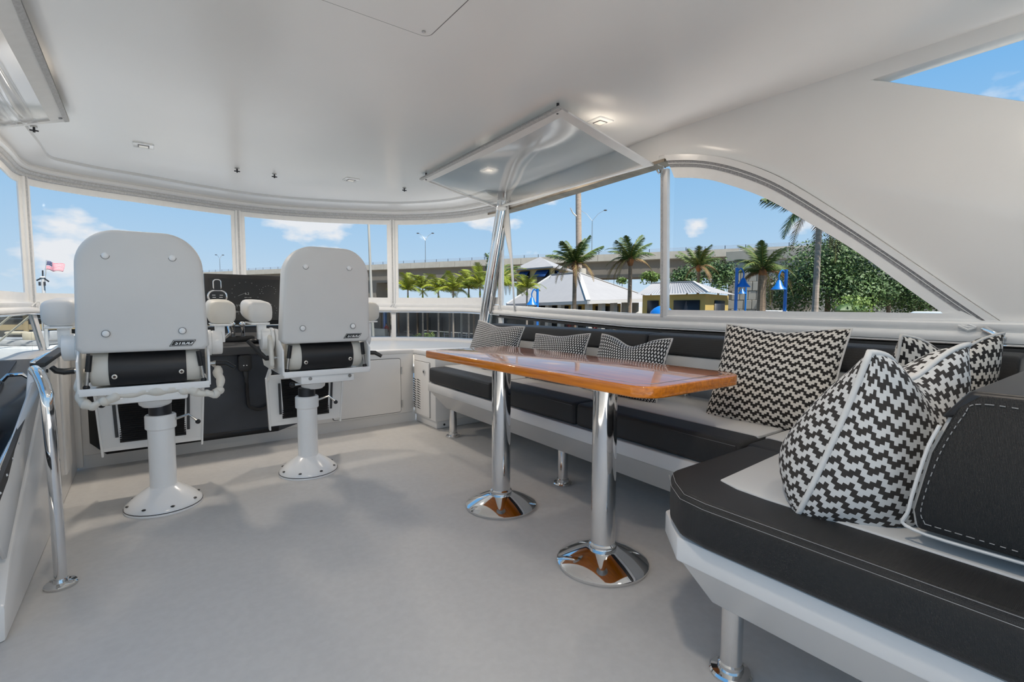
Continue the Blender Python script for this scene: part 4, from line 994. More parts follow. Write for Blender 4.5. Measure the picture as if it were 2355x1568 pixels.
# ------------------------------------------------------------------ highway bridge
A_, B_ = Vector((28.119,193.46,0)), Vector((107.414,30.485,0)); bd = (B_-A_).normalized(); bn = Vector((bd.y,-bd.x,0))
br = thing('highway_bridge', 'long concrete highway bridge crossing behind the palms', 'bridge', (70, 105, GZ))
def bpt(s, off, z): p = A_+bd*s+bn*off; return Vector((p.x,p.y,z))
def bslab(s0, s1, o0, o1, z0, z1, name, mat, par):
    m_ = MB(); m_.add([bpt(s,o,z) for s in (s0,s1) for o in (o0,o1) for z in (z0,z1)], [(0,1,3,2),(4,6,7,5),(0,2,6,4),(1,5,7,3),(0,4,5,1),(2,3,7,6)]); return m_.build(name, mat, par)
camside = 1 if (Vector((0,0,0))-A_).dot(bn) > 0 else -1
S0, S1 = -60, 205
bslab(S0, S1, camside*-0.6, camside*-12, 10.95, 11.4, 'deck_slab', CONC, br)
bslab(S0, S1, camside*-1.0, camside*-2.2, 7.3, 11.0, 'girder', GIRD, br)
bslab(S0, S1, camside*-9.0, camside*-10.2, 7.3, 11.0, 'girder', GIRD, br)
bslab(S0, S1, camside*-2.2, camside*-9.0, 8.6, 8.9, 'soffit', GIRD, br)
pan = None
for i in range(54):
    s = S0+i*4.9
    if pan is None:
        m_ = MB(); L = 4.82
        m_.add([(x,y,z) for x in (0,L) for y,z in ((0,11.0),(0,12.45),(-0.35,12.5),(-0.5,11.0))], [(0,1,2,3),(4,7,6,5),(0,4,5,1),(1,5,6,2),(2,6,7,3),(3,7,4,0)])
        pan = m_.build('barrier_panel', CONC, br); o = pan
    else: o = pan.copy(); COL.objects.link(o)
    o.location = bpt(s, 0, 0) if camside > 0 else bpt(s, 0, 0)
    o.rotation_euler = (0, 0, math.atan2(bd.y, bd.x) if camside < 0 else math.atan2(bd.y, bd.x))
post = None
for i in range(70):
    s = S0+i*3.8
    if post is None: post = MB().bx(-0.05,0.05,-0.05,0.05,12.4,13.25).build('rail_post', DARKM, br); o = post
    else: o = post.copy(); COL.objects.link(o)
    o.location = bpt(s, camside*-0.25, 0)
RAILB = M('bridge_rail', (0.40, 0.46, 0.55), 0.6, var=0.1)
for z in (12.62, 12.78, 12.94, 13.10, 13.24): MB().bar(bpt(S0,camside*-0.25,z), bpt(S1,camside*-0.25,z), 0.05, 0.06).build('rail_bar', RAILB, br)
for s in (55, 112, 168):
    pr_ = MB()
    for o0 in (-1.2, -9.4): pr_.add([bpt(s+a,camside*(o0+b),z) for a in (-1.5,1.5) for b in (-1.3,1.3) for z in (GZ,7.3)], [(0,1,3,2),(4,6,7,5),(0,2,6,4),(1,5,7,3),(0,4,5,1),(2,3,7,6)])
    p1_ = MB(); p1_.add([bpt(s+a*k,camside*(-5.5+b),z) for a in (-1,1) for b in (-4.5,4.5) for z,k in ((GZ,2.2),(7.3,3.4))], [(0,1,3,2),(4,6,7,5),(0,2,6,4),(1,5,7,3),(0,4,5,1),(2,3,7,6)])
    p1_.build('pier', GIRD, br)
def street_light(s, h, label):
    b = bpt(s, camside*-0.8, 11.4)
    t = thing('street_light', label, 'street light', tuple(b), 'street lights on the bridge')
    MB().cyl(b, b+Vector((0,0,h*0.78)), 0.14, 0.09, 8).build('pole', STEEL, t)
    topp = b+Vector((0,0,h*0.78))
    for sg, k in ((-1, 1.0), (1, 0.85)):
        e = topp+bd*(-sg)*-1*0.0 + bd*sg*h*0.24+Vector((0,0,h*0.22*k))
        MB().tube([topp, topp.lerp(e,0.5)+Vector((0,0,h*0.035)), e], 0.05, 6).build('arm', STEEL, t)
        MB().ball(e+bd*sg*0.3, (0.42,0.42,0.14), 10, 6).build('lamp_head', DARKM, t)
street_light(76.483, 9.3, 'double-armed street light on the bridge left of the slanting post')
street_light(124.331, 11.5, 'double-armed street light on the bridge behind the tall pole')
street_light(31.173, 7.3, 'street light on the bridge above the right helm chair')
street_light(-16.312, 7.3, 'street light on the bridge left of the centre mullion')

# retaining wall where the bridge lands, with cast relief
rw = thing('retaining_wall', 'pale concrete retaining wall with panels and cast palm relief', 'wall', (61.602, 31.842, 1.139)[:2]+(GZ,))
W0, W1 = Vector((62.394, 36.244, 1.188)), Vector((70.61, 10.271, 1.274))
W0.z = W1.z = 0
wd = (W1-W0).normalized(); wn_ = Vector((-wd.y, wd.x, 0));
if wn_.dot(-W0) < 0: wn_ = -wn_
def wpt(s, o, z): p = W0+wd*s+wn_*o; return (p.x,p.y,z)
def wbox(s0,s1,o0,o1,z0,z1,name,mat,par):
    m_ = MB(); m_.add([wpt(s,o,z) for s in (s0,s1) for o in (o0,o1) for z in (z0,z1)], [(0,1,3,2),(4,6,7,5),(0,2,6,4),(1,5,7,3),(0,4,5,1),(2,3,7,6)]); return m_.build(name, mat, par, bevel=0.03, seg=1)
wbox(0, 45, -1.5, -0.15, GZ, 8.0, 'core', CONCW, rw)
wbox(-0.3, 45, -1.6, 0.15, 6.9, 8.2, 'coping', CONC, rw)
ri = random.Random(5)
for i in range(4):
    for j in range(9): wbox(0.05+i*1.0+(0.5 if j % 2 else 0), 0.97+i*1.0+(0.5 if j % 2 else 0), -0.2, 0.02+ri.uniform(-0.03,0.03), GZ+j*1.2, GZ+1.15+j*1.2, 'block', CONCW, rw)
for (sc_, zc) in ((5.6, 0.9), (8.6, 0.6)):
    MB().ball(wpt(sc_, 0.0, zc+2.6), (0.8,0.8,0.5), 12, 8).build('relief_disc', CONC, rw)
    for a in range(9):
        an = math.radians(20+a*17.5); e1 = Vector(wpt(sc_+1.5*math.cos(an), 0.12, zc+1.4*math.sin(an))); e0 = Vector(wpt(sc_, 0.1, zc))
        MB().bar(e0, e1, 0.25, 0.2, up=wn_).build('relief_leaf', GIRD, rw)
    MB().bar(wpt(sc_,0.1,zc), wpt(sc_,0.1,GZ), 0.35, 0.2, up=wn_).build('relief_stem', GIRD, rw)

# ------------------------------------------------------------------ dockside buildings
def quad_roof(corners, ridge, name, mat, par, th=0.18):
    c = [Vector(p) for p in corners]; r0, r1 = [Vector(p) for p in ridge]; dn = Vector((0,0,-th))
    m_ = MB(); m_.add(c+[r0,r1]+[p+dn for p in c], [(0,1,4),(1,2,5,4),(2,3,5),(3,0,4,5),(0,6,7,1),(1,7,8,2),(2,8,9,3),(3,9,6,0),(6,9,8,7)])
    return m_.build(name, mat, par, ang=15)
# big hip-roofed pavilion
pv = thing('pavilion', 'open pavilion with large grey hip roof and white columns', 'building', (35.844, 35.865, 1.034)[:2]+(GZ,))
R1, R2 = (37.417, 38.756, 4.479), (39.752, 45.77, 4.66)
Cn, Cr, Cl = (31.652, 31.516, 1.417), (44.563, 34.491, 1.782), (33.385, 46.401, 1.097)
Cb = tuple(Vector(Cr)+Vector(Cl)-Vector(Cn)); Cb = (Cb[0],Cb[1],Cn[2])
quad_roof([Cn, Cr, Cb, Cl], [R1, R2], 'roof', ROOFM, pv)
def rib(a, b, name, mat, par, w=0.22, h=0.08): return MB().bar(Vector(a)+Vector((0,0,0.05)), Vector(b)+Vector((0,0,0.05)), w, h).build(name, mat, par)
rib(R1, Cn, 'hip_cap', WHT, pv, 0.4); rib(R1, Cr, 'hip_cap', WHT, pv, 0.3); rib(R1, R2, 'ridge_cap', WHT, pv, 0.3); rib(R2, Cl, 'hip_cap', WHT, pv, 0.3)
for a, b in ((Cn, Cr), (Cl, Cn)):
    rib(Vector(a)+Vector((0,0,-0.22)), Vector(b)+Vector((0,0,-0.22)), 'fascia', WHT, pv, 0.15, 0.28)
cen = (Vector(Cn)+Vector(Cr)+Vector(Cl)+Vector(Cb))/4
def inset(p, k): v = Vector(p).lerp(cen, k); return v
for a, b, n_ in ((Cn, Cr, 5), (Cl, Cn, 6)):
    for i in range(n_):
        p = inset(Vector(a).lerp(Vector(b), (i+0.15)/n_), 0.12)
        MB().bx(p.x-0.25,p.x+0.25,p.y-0.25,p.y+0.25,GZ,1.3).build('column', WHT, pv)
c3 = [inset(p, 0.42) for p in (Cn,Cr,Cb,Cl)]
MB().prism([(p.x,p.y) for p in c3], GZ, 1.2).build('inner_wall', YEL, pv)
for i in range(4):
    a, b = c3[0].lerp(c3[1], i/4+0.05), c3[0].lerp(c3[1], i/4+0.17); nrm = (c3[0]-c3[3]).normalized()*0.06
    m_ = MB(); m_.add([(a.x+nrm.x,a.y+nrm.y,-2.4),(b.x+nrm.x,b.y+nrm.y,-2.4),(b.x+nrm.x,b.y+nrm.y,0.9),(a.x+nrm.x,a.y+nrm.y,0.9)], [(0,1,2,3)]); m_.build('opening_shade', DARKI, pv, solid=0.05)
for i in range(4):
    a, b = c3[3].lerp(c3[0], i/4+0.03), c3[3].lerp(c3[0], i/4+0.22); nrm = (c3[0]-c3[1]).normalized()*0.06
    m_ = MB(); m_.add([(a.x+nrm.x,a.y+nrm.y,-2.4),(b.x+nrm.x,b.y+nrm.y,-2.4),(b.x+nrm.x,b.y+nrm.y,0.9),(a.x+nrm.x,a.y+nrm.y,0.9)], [(0,1,2,3)]); m_.build('opening_shade', DARKI, pv, solid=0.05)
# yellow two-storey house behind
yh = thing('yellow_house', 'two-storey yellow house with blue awnings behind the grey pavilion roof', 'building', (43.682, 52.507, 1.018)[:2]+(GZ,))
e0, e1, e2, e3 = (41.845, 56.819, 6.167), (42.537, 48.824, 6.029), (50.207, 53.2, 6.734), (49.936, 63.412, 7.268)
rz = (45.139, 54.545, 7.846)
quad_roof([(e0[0],e0[1],e1[2]),e1,(e2[0],e2[1],e1[2]),(e3[0],e3[1],e1[2])], [rz, tuple(Vector(rz)+Vector((0.6,0.8,0)))], 'roof', ROOFM, yh)
cy = (Vector(e0)+Vector(e1)+Vector(e2)+Vector(e3))/4; wc = [Vector(p).lerp(cy, 0.16) for p in (e0,e1,e2,e3)]
MB().prism([(p.x,p.y) for p in wc], GZ, e1[2]-0.1).build('wall', YELP, yh)
for k in ((0,1,0.12,0.40),(0,1,0.62,0.96),(1,2,0.2,0.7)):
    a, b = wc[k[0]].lerp(wc[k[1]],k[2]), wc[k[0]].lerp(wc[k[1]],k[3]); d_ = (b-a).normalized(); nn = Vector((d_.y,-d_.x,0))
    if nn.dot(-a) < 0: nn = -nn
    zt = e1[2]-0.35
    w_ = MB(); w_.add([(a.x+nn.x*.05,a.y+nn.y*.05,zt-2.0),(b.x+nn.x*.05,b.y+nn.y*.05,zt-2.0),(b.x+nn.x*.05,b.y+nn.y*.05,zt),(a.x+nn.x*.05,a.y+nn.y*.05,zt)], [(0,1,2,3)]); w_.build('window', DARKI, yh, solid=0.04)
    w_ = MB(); w_.add([(a.x+nn.x*.1,a.y+nn.y*.1,zt),(b.x+nn.x*.1,b.y+nn.y*.1,zt),(b.x+nn.x*0.9,b.y+nn.y*0.9,zt-0.95),(a.x+nn.x*0.9,a.y+nn.y*0.9,zt-0.95)], [(0,1,2,3)]); w_.build('awning', BLUED, yh, solid=0.05)
# low building with corrugated roof
lb = thing('low_building', 'low yellow building with pale corrugated hip roof right of the pavilion', 'building', (38.567, 26.39, 1.07)[:2]+(GZ,))
f0, f1, f2 = (37.456, 31.007, 1.755), (34.881, 21.717, 2.004), (44.178, 24.84, 2.105)
f3 = tuple(Vector(f0)+Vector(f2)-Vector(f1)); zf = f1[2]
g0, g1 = (41.251, 32.08, 3.217), (38.38, 25.464, 3.074)
F_ = [(f0[0],f0[1],zf), f1, (f2[0],f2[1],zf), (f3[0],f3[1],zf)]
def corr(a, b, c, d, n_, name):   # corrugated slope a-b eave, d-c ridge
    a, b, c, d = map(Vector, (a,b,c,d)); nrm = (b-a).cross(d-a).normalized()
    if nrm.z < 0: nrm = -nrm
    m_ = MB(); m_.grid(lambda u, v: a.lerp(b,u).lerp(d.lerp(c,u),v)+nrm*(0.05 if int(u*n_*2+0.01) % 2 else 0.0), n_*2, 1); return m_.build(name, ROOFM, lb, flat=True)
corr(F_[0], F_[1], g1, g0, 26, 'corrugated_slope'); corr(F_[1], F_[2], g1, g1, 14, 'corrugated_slope')
quad_roof([tuple(Vector(p)-Vector((0,0,0.08))) for p in (F_[1],F_[0],F_[3],F_[2])], [tuple(Vector(g1)-Vector((0,0,0.1))), tuple(Vector(g0)-Vector((0,0,0.1)))], 'roof_core', ROOFM, lb) if False else None
rib(g0, g1, 'ridge_cap', WHT, lb, 0.25); rib(g1, F_[1], 'hip_cap', WHT, lb, 0.2)
cl_ = (Vector(F_[0])+Vector(F_[1])+Vector(F_[2])+Vector(F_[3]))/4
lw_ = [Vector(p).lerp(cl_, 0.14) for p in F_]
MB().prism([(p.x,p.y) for p in lw_], GZ, zf-0.05).build('wall', YEL, lb)
for k0, k1, a0, a1, mt_ in ((0,1,0.10,0.30,DARKI),(0,1,0.55,0.93,DARKI),(1,2,0.35,0.8,DARKI)):
    a, b = lw_[k0].lerp(lw_[k1],a0), lw_[k0].lerp(lw_[k1],a1); d_ = (b-a).normalized(); nn = Vector((d_.y,-d_.x,0))
    if nn.dot(-a) < 0: nn = -nn
    w_ = MB(); w_.add([(a.x+nn.x*.05,a.y+nn.y*.05,-2.6),(b.x+nn.x*.05,b.y+nn.y*.05,-2.6),(b.x+nn.x*.05,b.y+nn.y*.05,zf-0.55),(a.x+nn.x*.05,a.y+nn.y*.05,zf-0.55)], [(0,1,2,3)]); w_.build('opening_shade', mt_, lb, solid=0.04)
# blue arched sign under its eave
um = thing('blue_umbrella', 'blue domed umbrella under the corrugated roof eave', 'umbrella', (33.5, 25.14, 1.055)[:2]+(GZ,))
uc = Vector((32.686, 24.422, 0.265))
MB().lathe([(0.95,0.0),(0.85,0.28),(0.6,0.52),(0.3,0.68),(0.03,0.74)], tuple(uc), 20).build('canopy', BLUE, um)
MB().cyl((uc.x,uc.y,GZ), (uc.x,uc.y,uc.z+0.6), 0.05, n=8).build('pole', STEEL, um)

# waterfront restaurant terrace seen below the rail
rt_ = thing('restaurant_terrace', 'dark open restaurant terrace with posts and tan awning on the waterfront', 'building', (31.562, 53.668, -2.243)[:2]+(GZ,))
T0, T1 = Vector((23.433, 64.926, 0.911)), Vector((31.171, 21.874, 1.055)); T0.z = T1.z = 0
td = (T1-T0).normalized(); tn = Vector((td.y,-td.x,0))
if tn.dot(-T0) < 0: tn = -tn
TL = (T1-T0).length
def tpt(s, o, z): p = T0+td*(s*TL)+tn*o; return Vector((p.x,p.y,z))
def tbox(s0,s1,o0,o1,z0,z1,name,mat,par=rt_):
    m_ = MB(); m_.add([tpt(s,o,z) for s in (s0,s1) for o in (o0,o1) for z in (z0,z1)], [(0,1,3,2),(4,6,7,5),(0,2,6,4),(1,5,7,3),(0,4,5,1),(2,3,7,6)]); return m_.build(name, mat, par)
tbox(-0.2, 0.62, -6, 0.3, 0.35, 0.6, 'roof', BRN); tbox(-0.2, 0.62, -6.2, -6.0, GZ, 0.4, 'back_wall', DARKI)
tbox(0.08, 0.26, 0.3, 2.2, 0.05, 0.22, 'awning', TAN)
for i in range(14):
    s = 0.0+i*0.045
    tbox(s, s+0.003, 0.0, 0.2, GZ, 0.36, 'post', BRN if i % 5 else CONC)
tbox(0.128, 0.136, 0.5, 0.75, GZ, 0.2, 'blue_post', BLUE)
for i in range(9): tbox(0.10+i*0.055, 0.125+i*0.055, -3.0, -2.8, GZ, -0.6, 'dark_screen', DARKI)
tbox(0.30, 0.62, 0.05, 0.12, -2.05, -1.95, 'terrace_rail', STEEL); tbox(0.30, 0.62, 0.05, 0.12, -2.75, -2.68, 'terrace_rail', STEEL)
for i in range(12): tbox(0.30+i*0.028, 0.3012+i*0.028, 0.05, 0.12, -3.4, -1.95, 'baluster', WHT)
lw2 = MB(); 
tbox(0.09, 0.165, 1.2, 1.6, -2.9, -2.0, 'low_wall', CONCW); tbox(-0.05, 0.075, 2.0, 2.4, -2.9, -1.2, 'low_wall', TAN)
tbox(-0.2, 0.62, -7, 4.5, GZ, -3.1, 'plinth', GRND)
def seat_set(s, o, label):
    p = tpt(s, o, -3.1); t = thing('terrace_table', label, 'table', tuple(p), 'tables on the restaurant terrace')
    MB().lathe([(0.5,0.72),(0.5,0.76)], tuple(p), 14).build('top', WHT, t); MB().lathe([(0.25,0),(0.05,0.05),(0.04,0.72)], tuple(p), 10).build('stand', DARKM, t)
for i in range(5): seat_set(0.18+i*0.085, -1.3, ['leftmost','second','middle','fourth','rightmost'][i]+' small white table on the dark restaurant terrace')
def umbrella(px_pt, col, label):
    c = Vector(px_pt); t = thing('terrace_umbrella', label, 'umbrella', (c.x,c.y,GZ), 'tan umbrellas on the quay')
    MB().lathe([(1.5,0.0),(1.0,0.32),(0.5,0.55),(0.04,0.68)], tuple(c), 8).build('canopy', col, t, ang=5); MB().cyl((c.x,c.y,GZ), (c.x,c.y,c.z+0.6), 0.05, n=8).build('pole', BRN, t)
umbrella((25.97, 21.797, -0.849), TAN, 'left tan umbrella seen between the rail and the backrest')
umbrella((25.275, 19.826, -0.759), TAN, 'middle tan umbrella seen between the rail and the backrest')
umbrella((24.734, 17.743, -0.665), TAN, 'right tan umbrella seen between the rail and the backrest')

# ------------------------------------------------------------------ planting
def foliage(name, c, rad, n, size, mat, par, seed, lumps=7, upbias=0.3):
    r = random.Random(seed); mb = MB(); c = Vector(c); L = []
    for _ in range(lumps):
        a = r.uniform(0, 2*PI); b = math.acos(r.uniform(-0.5, 1)); k = r.uniform(0.35, 0.72)
        L.append((Vector((rad[0]*k*math.cos(a)*math.sin(b), rad[1]*k*math.sin(a)*math.sin(b), rad[2]*k*math.cos(b))), r.uniform(0.38, 0.58)))
    for _ in range(n):
        lc, lr = r.choice(L); v = Vector((r.gauss(0,1), r.gauss(0,1), r.gauss(0,1))).normalized()*(r.random()**0.35)*lr
        p = c+lc+Vector((v.x*rad[0], v.y*rad[1], v.z*rad[2]))
        nrm = (v.normalized()+Vector((0,0,upbias))+Vector((r.gauss(0,.5),r.gauss(0,.5),r.gauss(0,.5)))).normalized()
        a = nrm.orthogonal().normalized(); b = nrm.cross(a); th = r.uniform(0, PI); a, b = a*math.cos(th)+b*math.sin(th), b*math.cos(th)-a*math.sin(th)
        s = size*r.uniform(0.6, 1.3)
        mb.add([p-a*s, p-b*s*0.5+nrm*s*0.1, p+a*s, p+b*s*0.5], [(0,1,2,3)])
    o = mb.build(name, mat, par, flat=True); o['kind'] = 'stuff'; return o
def make_frond(L, n, ll, droop, curl, seed, mat=FROND):
    r = random.Random(seed); mb = MB(); P = []
    for i in range(n+1):
        s = i/n; P.append(Vector((L*(s-0.18*curl*s*s*s), 0, L*(0.45*s-droop*s*s))))
    for i in range(2, n+1):
        t = (P[i]-P[i-1]).normalized(); s = i/n; l = ll*(math.sin(PI*min(1, 0.12+0.88*s))**0.55)*r.uniform(0.85,1.1)
        if s > 0.93: l *= 0.8
        for sd in (-1, 1):
            d = (Vector((0.42,sd*0.75,0))+t*0.3+Vector((0,0,-0.55+r.uniform(-0.22,0.15)))).normalized()
            w = 0.05*L/2.4*0.55; q = P[i]+d*l; q2 = P[i]+d*l*0.55+Vector((0,0,0.04*l))
            mb.add([P[i]-t*w, P[i]+t*w, q2+t*w*0.9, q, q2-t*w*0.9], [(0,1,2,4),(4,2,3)])
    me = mb.build('frond', mat, None, flat=True)
    st = MB().tube(P, [0.035*L/2.4*(1-0.8*i/n) for i in range(n+1)], 5).build('frond_stem', RACH, None)
    m1, m2 = me.data, st.data
    m1.transform(Matrix.Translation(me.location)); m2.transform(Matrix.Translation(st.location))
    bpy.data.objects.remove(me); bpy.data.objects.remove(st); return m1, m2
FR_BIG = [make_frond(1.0, 44, 0.30, d, c_, i) for i, (d, c_) in enumerate(((0.25,0.3),(0.55,0.5),(0.85,0.9),(0.40,0.4)))]
FR_DRY = [make_frond(1.0, 38, 0.26, d, 0.9, 10+i, FRONDB) for i, d in enumerate((1.0, 1.25))]
FR_ARC = [make_frond(1.0, 34, 0.34, d, c_, 20+i, FRONDY) for i, (d, c_) in enumerate(((0.75,0.9),(1.0,1.3),(0.6,0.8)))]
def palm(label, crown, L, nf, kind, trunk_r, seed, fan=None, dry=3, trunk=TRUNK, base=None, group=None, incl=(10, 62), lean=0.0):
    r = random.Random(seed); c = Vector(crown); t = thing('palm_tree', label, 'palm', (c.x+lean, c.y, GZ), group)
    n = 9; P = [Vector((c.x+lean*(1-i/n)**2, c.y, GZ+(c.z-GZ)*i/n)) for i in range(n+1)]
    MB().tube(P, [trunk_r*(1.35 if i == 0 else 1.15-0.3*i/n) for i in range(n+1)], 10).build('trunk', trunk, t)
    if kind != 'arc': MB().ball(c+Vector((0,0,-0.05*L)), (0.11*L,0.11*L,0.20*L), 10, 7).build('crown_heart', HEART, t)
    else: MB().cyl(c+Vector((0,0,-0.35*L)), c, trunk_r*1.1, trunk_r*0.6, 8).build('crown_shaft', FRONDY, t)
    items = []
    for i in range(nf):
        az = 2*PI*(i*0.382)+r.uniform(-0.25,0.25); el = math.radians(incl[0]+(incl[1]-incl[0])*(i/nf)+r.uniform(-8,8))
        items.append((r.choice(FR_ARC if kind == 'arc' else FR_BIG), az, el, L*r.uniform(0.85,1.1)))
    for i in range(dry): items.append((r.choice(FR_DRY), r.uniform(0,2*PI), math.radians(r.uniform(-18,5)), L*r.uniform(0.75,1.0)))
    for a in (fan or []): items.append((FR_BIG[a[2]], a[0], math.radians(a[1]), L))
    for (m1, m2), az, el, l in items:
        f = bpy.data.objects.new('frond', m1); COL.objects.link(f); f.parent = t; f.location = c-Vector(t.location)
        f.rotation_euler = (0, -el, az); f.scale = (l, l, l)
        s = bpy.data.objects.new('frond_stem', m2); COL.objects.link(s); s.parent = f
    return t
palm('coconut palm in front of the tall pole', (25.912, 27.272, 4.11), 2.35, 15, 'big', 0.17, 1, dry=6)
palm('coconut palm left of the arched window mullion', (28.492, 24.145, 4.329), 2.2, 14, 'big', 0.16, 2, dry=5)
palm('palm behind the corrugated roof building', (46.921, 30.569, 5.156), 2.6, 13, 'big', 0.15, 3, dry=5)
palm('stout palm between the two blue lamp posts in the arched window', (34.211, 17.355, 3.379), 2.5, 17, 'big', 0.30, 4, dry=6)
palm('tall palm with bare pale trunk in front of the big tree', (30.942, 12.589, 6.664), 3.3, 12, 'big', 0.17, 5, dry=4, trunk=TRUNKG, incl=(-6,45), fan=[(2.45,12,1),(2.62,-6,0),(2.3,28,1),(2.75,-14,2)])
palm('dull palm half hidden behind the slanting steel post', (35.807, 51.196, 4.97), 3.2, 10, 'big', 0.15, 6, dry=10, incl=(-5,50))
for i, (c_, l_, lab) in enumerate((
    ((21.286, 46.716, 2.402), 1.61, 'bright low palm at the left end of the hedge row'),
    ((22.949, 46.755, 2.616), 1.70, 'bright low palm, second from the left in the hedge row'),
    ((23.769, 44.887, 2.416), 1.70, 'bright low palm, third from the left in the hedge row'),
    ((24.473, 43.114, 2.308), 1.61, 'bright low palm, fourth from the left in the hedge row'),
    ((26.26, 43.07, 2.606), 1.70, 'bright low palm, last but one before the slanting steel post'),
    ((26.652, 41.564, 2.923), 1.78, 'bright low palm just left of the slanting steel post'),
    ((26.583, 37.861, 2.733), 1.95, 'bright palm just right of the slanting steel post'),
    ((27.295, 34.826, 2.514), 1.15, 'bright palm beside the blue lamp post under the open window'),
    )):
    palm(lab, c_, l_*1.6, 13, 'arc', 0.09, 30+i, dry=0, trunk=TRUNKG, group='bright row palms', incl=(8,78))
def tree(label, c, rad, n, size, seed, mat=LEAF, group=None, name='leafy_tree'):
    c = Vector(c); t = thing(name, label, 'tree', (c.x,c.y,GZ), group)
    MB().tube([(c.x,c.y,GZ),(c.x+0.1,c.y,c.z-rad[2]*0.4),(c.x+0.2,c.y+0.2,c.z)], [0.3*rad[0]/5,0.22*rad[0]/5,0.1*rad[0]/5], 8).build('trunk', TRUNK, t)
    foliage('foliage', c, rad, n, size, mat, t, seed, lumps=14); return t
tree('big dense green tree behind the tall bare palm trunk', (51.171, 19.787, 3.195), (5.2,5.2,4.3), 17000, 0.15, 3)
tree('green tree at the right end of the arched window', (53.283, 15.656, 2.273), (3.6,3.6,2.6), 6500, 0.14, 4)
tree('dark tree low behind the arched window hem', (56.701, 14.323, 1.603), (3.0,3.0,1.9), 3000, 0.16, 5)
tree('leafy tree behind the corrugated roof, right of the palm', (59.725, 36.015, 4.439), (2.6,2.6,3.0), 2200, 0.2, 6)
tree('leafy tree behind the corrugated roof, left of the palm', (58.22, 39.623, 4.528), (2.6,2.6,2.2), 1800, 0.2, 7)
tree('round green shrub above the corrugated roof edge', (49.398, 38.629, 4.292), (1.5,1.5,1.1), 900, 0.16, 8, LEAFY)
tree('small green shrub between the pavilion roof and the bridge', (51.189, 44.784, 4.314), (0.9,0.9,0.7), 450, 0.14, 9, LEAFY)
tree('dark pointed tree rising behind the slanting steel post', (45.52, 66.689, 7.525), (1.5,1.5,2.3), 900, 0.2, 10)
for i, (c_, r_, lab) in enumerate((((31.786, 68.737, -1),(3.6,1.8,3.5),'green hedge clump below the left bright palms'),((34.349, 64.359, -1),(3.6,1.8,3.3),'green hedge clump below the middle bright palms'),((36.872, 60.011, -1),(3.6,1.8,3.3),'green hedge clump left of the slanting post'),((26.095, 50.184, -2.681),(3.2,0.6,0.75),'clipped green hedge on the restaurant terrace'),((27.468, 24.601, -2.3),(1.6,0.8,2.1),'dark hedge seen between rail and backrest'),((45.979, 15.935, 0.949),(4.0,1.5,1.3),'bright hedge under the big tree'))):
    c_ = Vector(c_); t = thing('hedge', lab, 'hedge', (c_.x,c_.y,c_.z-r_[2]), 'hedges on the quay')
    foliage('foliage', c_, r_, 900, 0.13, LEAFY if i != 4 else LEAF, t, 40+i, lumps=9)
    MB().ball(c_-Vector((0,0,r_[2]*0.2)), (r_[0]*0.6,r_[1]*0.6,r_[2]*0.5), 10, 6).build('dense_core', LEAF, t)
for i, (c_, lab) in enumerate((((25.55, 27.131, -0.378),'red flowering plant left of the umbrellas'),((26.364, 25.284, -0.395),'red flowering plant nearer the umbrellas'))):
    c_ = Vector(c_); t = thing('flower_pot', lab, 'plant', (c_.x,c_.y,GZ), 'red flowers on the quay')
    foliage('blossom', c_, (0.42,0.42,0.55), 260, 0.09, REDF, t, 60+i, lumps=5)
    MB().lathe([(0.40,GZ-c_.z),(0.30,GZ-c_.z+0.2),(0.20,-1.2),(0.34,-0.5),(0.32,-0.45)], tuple(c_), 12).build('pot', CONC, t)
    MB().cyl(c_-Vector((0,0,0.5)), c_, 0.04, n=6).build('stem', BRN, t)

# ------------------------------------------------------------------ poles, lamps, boats, flag
def lamp_post(base, ztop, side, label, hz_=None):
    b = Vector(base); t = thing('blue_lamp_post', label, 'lamp post', (b.x,b.y,GZ), 'blue quayside lamp posts')
    R_ = Vector((0.805,-0.593,0))
    MB().cyl((b.x,b.y,GZ), (b.x,b.y,ztop), 0.11, 0.09, 10).build('pole', BLUE, t)
    arm = [Vector((b.x,b.y,ztop-0.25)), Vector((b.x,b.y,ztop-0.05))+R_*side*0.25, Vector((b.x,b.y,ztop-0.35))+R_*side*0.42, Vector((b.x,b.y,ztop-0.62))+R_*side*0.40]
    MB().tube(catmull([tuple(p) for p in arm], 5), 0.045, 8).build('arm', BLUE, t)
    h = arm[-1]; MB().lathe([(0.42,-0.55),(0.40,-0.50),(0.22,-0.30),(0.12,-0.05),(0.08,0.0)], tuple(h), 16).build('lamp_shade', BLUE, t)
lamp_post((28.786, 16.16, 1.062), 3.302, 1, 'blue lamp post at the right end of the corrugated roof, shade on its right')
lamp_post((30.151, 13.909, 1.073), 3.137, -1, 'blue lamp post in front of the big tree, shade on its left')
lamp_post((50.707, 27.412, 1.111), 3.442, -1, 'thin far blue lamp post before the concrete wall')
lamp_post((22.896, 27.967, 1.008), 2.179, -1, 'blue lamp post below the open side window')
tp = Vector((40.962, 42.058, 1.036)); t = thing('tall_pole', 'tall tapering concrete pole rising above the coconut palm', 'pole', (tp.x,tp.y,GZ))
MB().cyl((tp.x,tp.y,GZ), (41.466, 43.404, 19.943), 0.40, 0.30, 14).build('shaft', TRUNKG, t); MB().tube([(41.043, 42.938, 11.38), (40.689, 43.236, 11.786), (40.467, 43.455, 12.396)], 0.09, 6).build('bracket', STEEL, t)
MB().cyl((tp.x,tp.y,4.145), (tp.x,tp.y,5.266), 0.62, 0.62, 14).build('collar', CONC, t)
t = thing('slender_mast', 'slender pale leaning mast between the right helm chair and the mullion', 'mast', (8.828, 23.384, 0.969)[:2]+(GZ-0.4,))
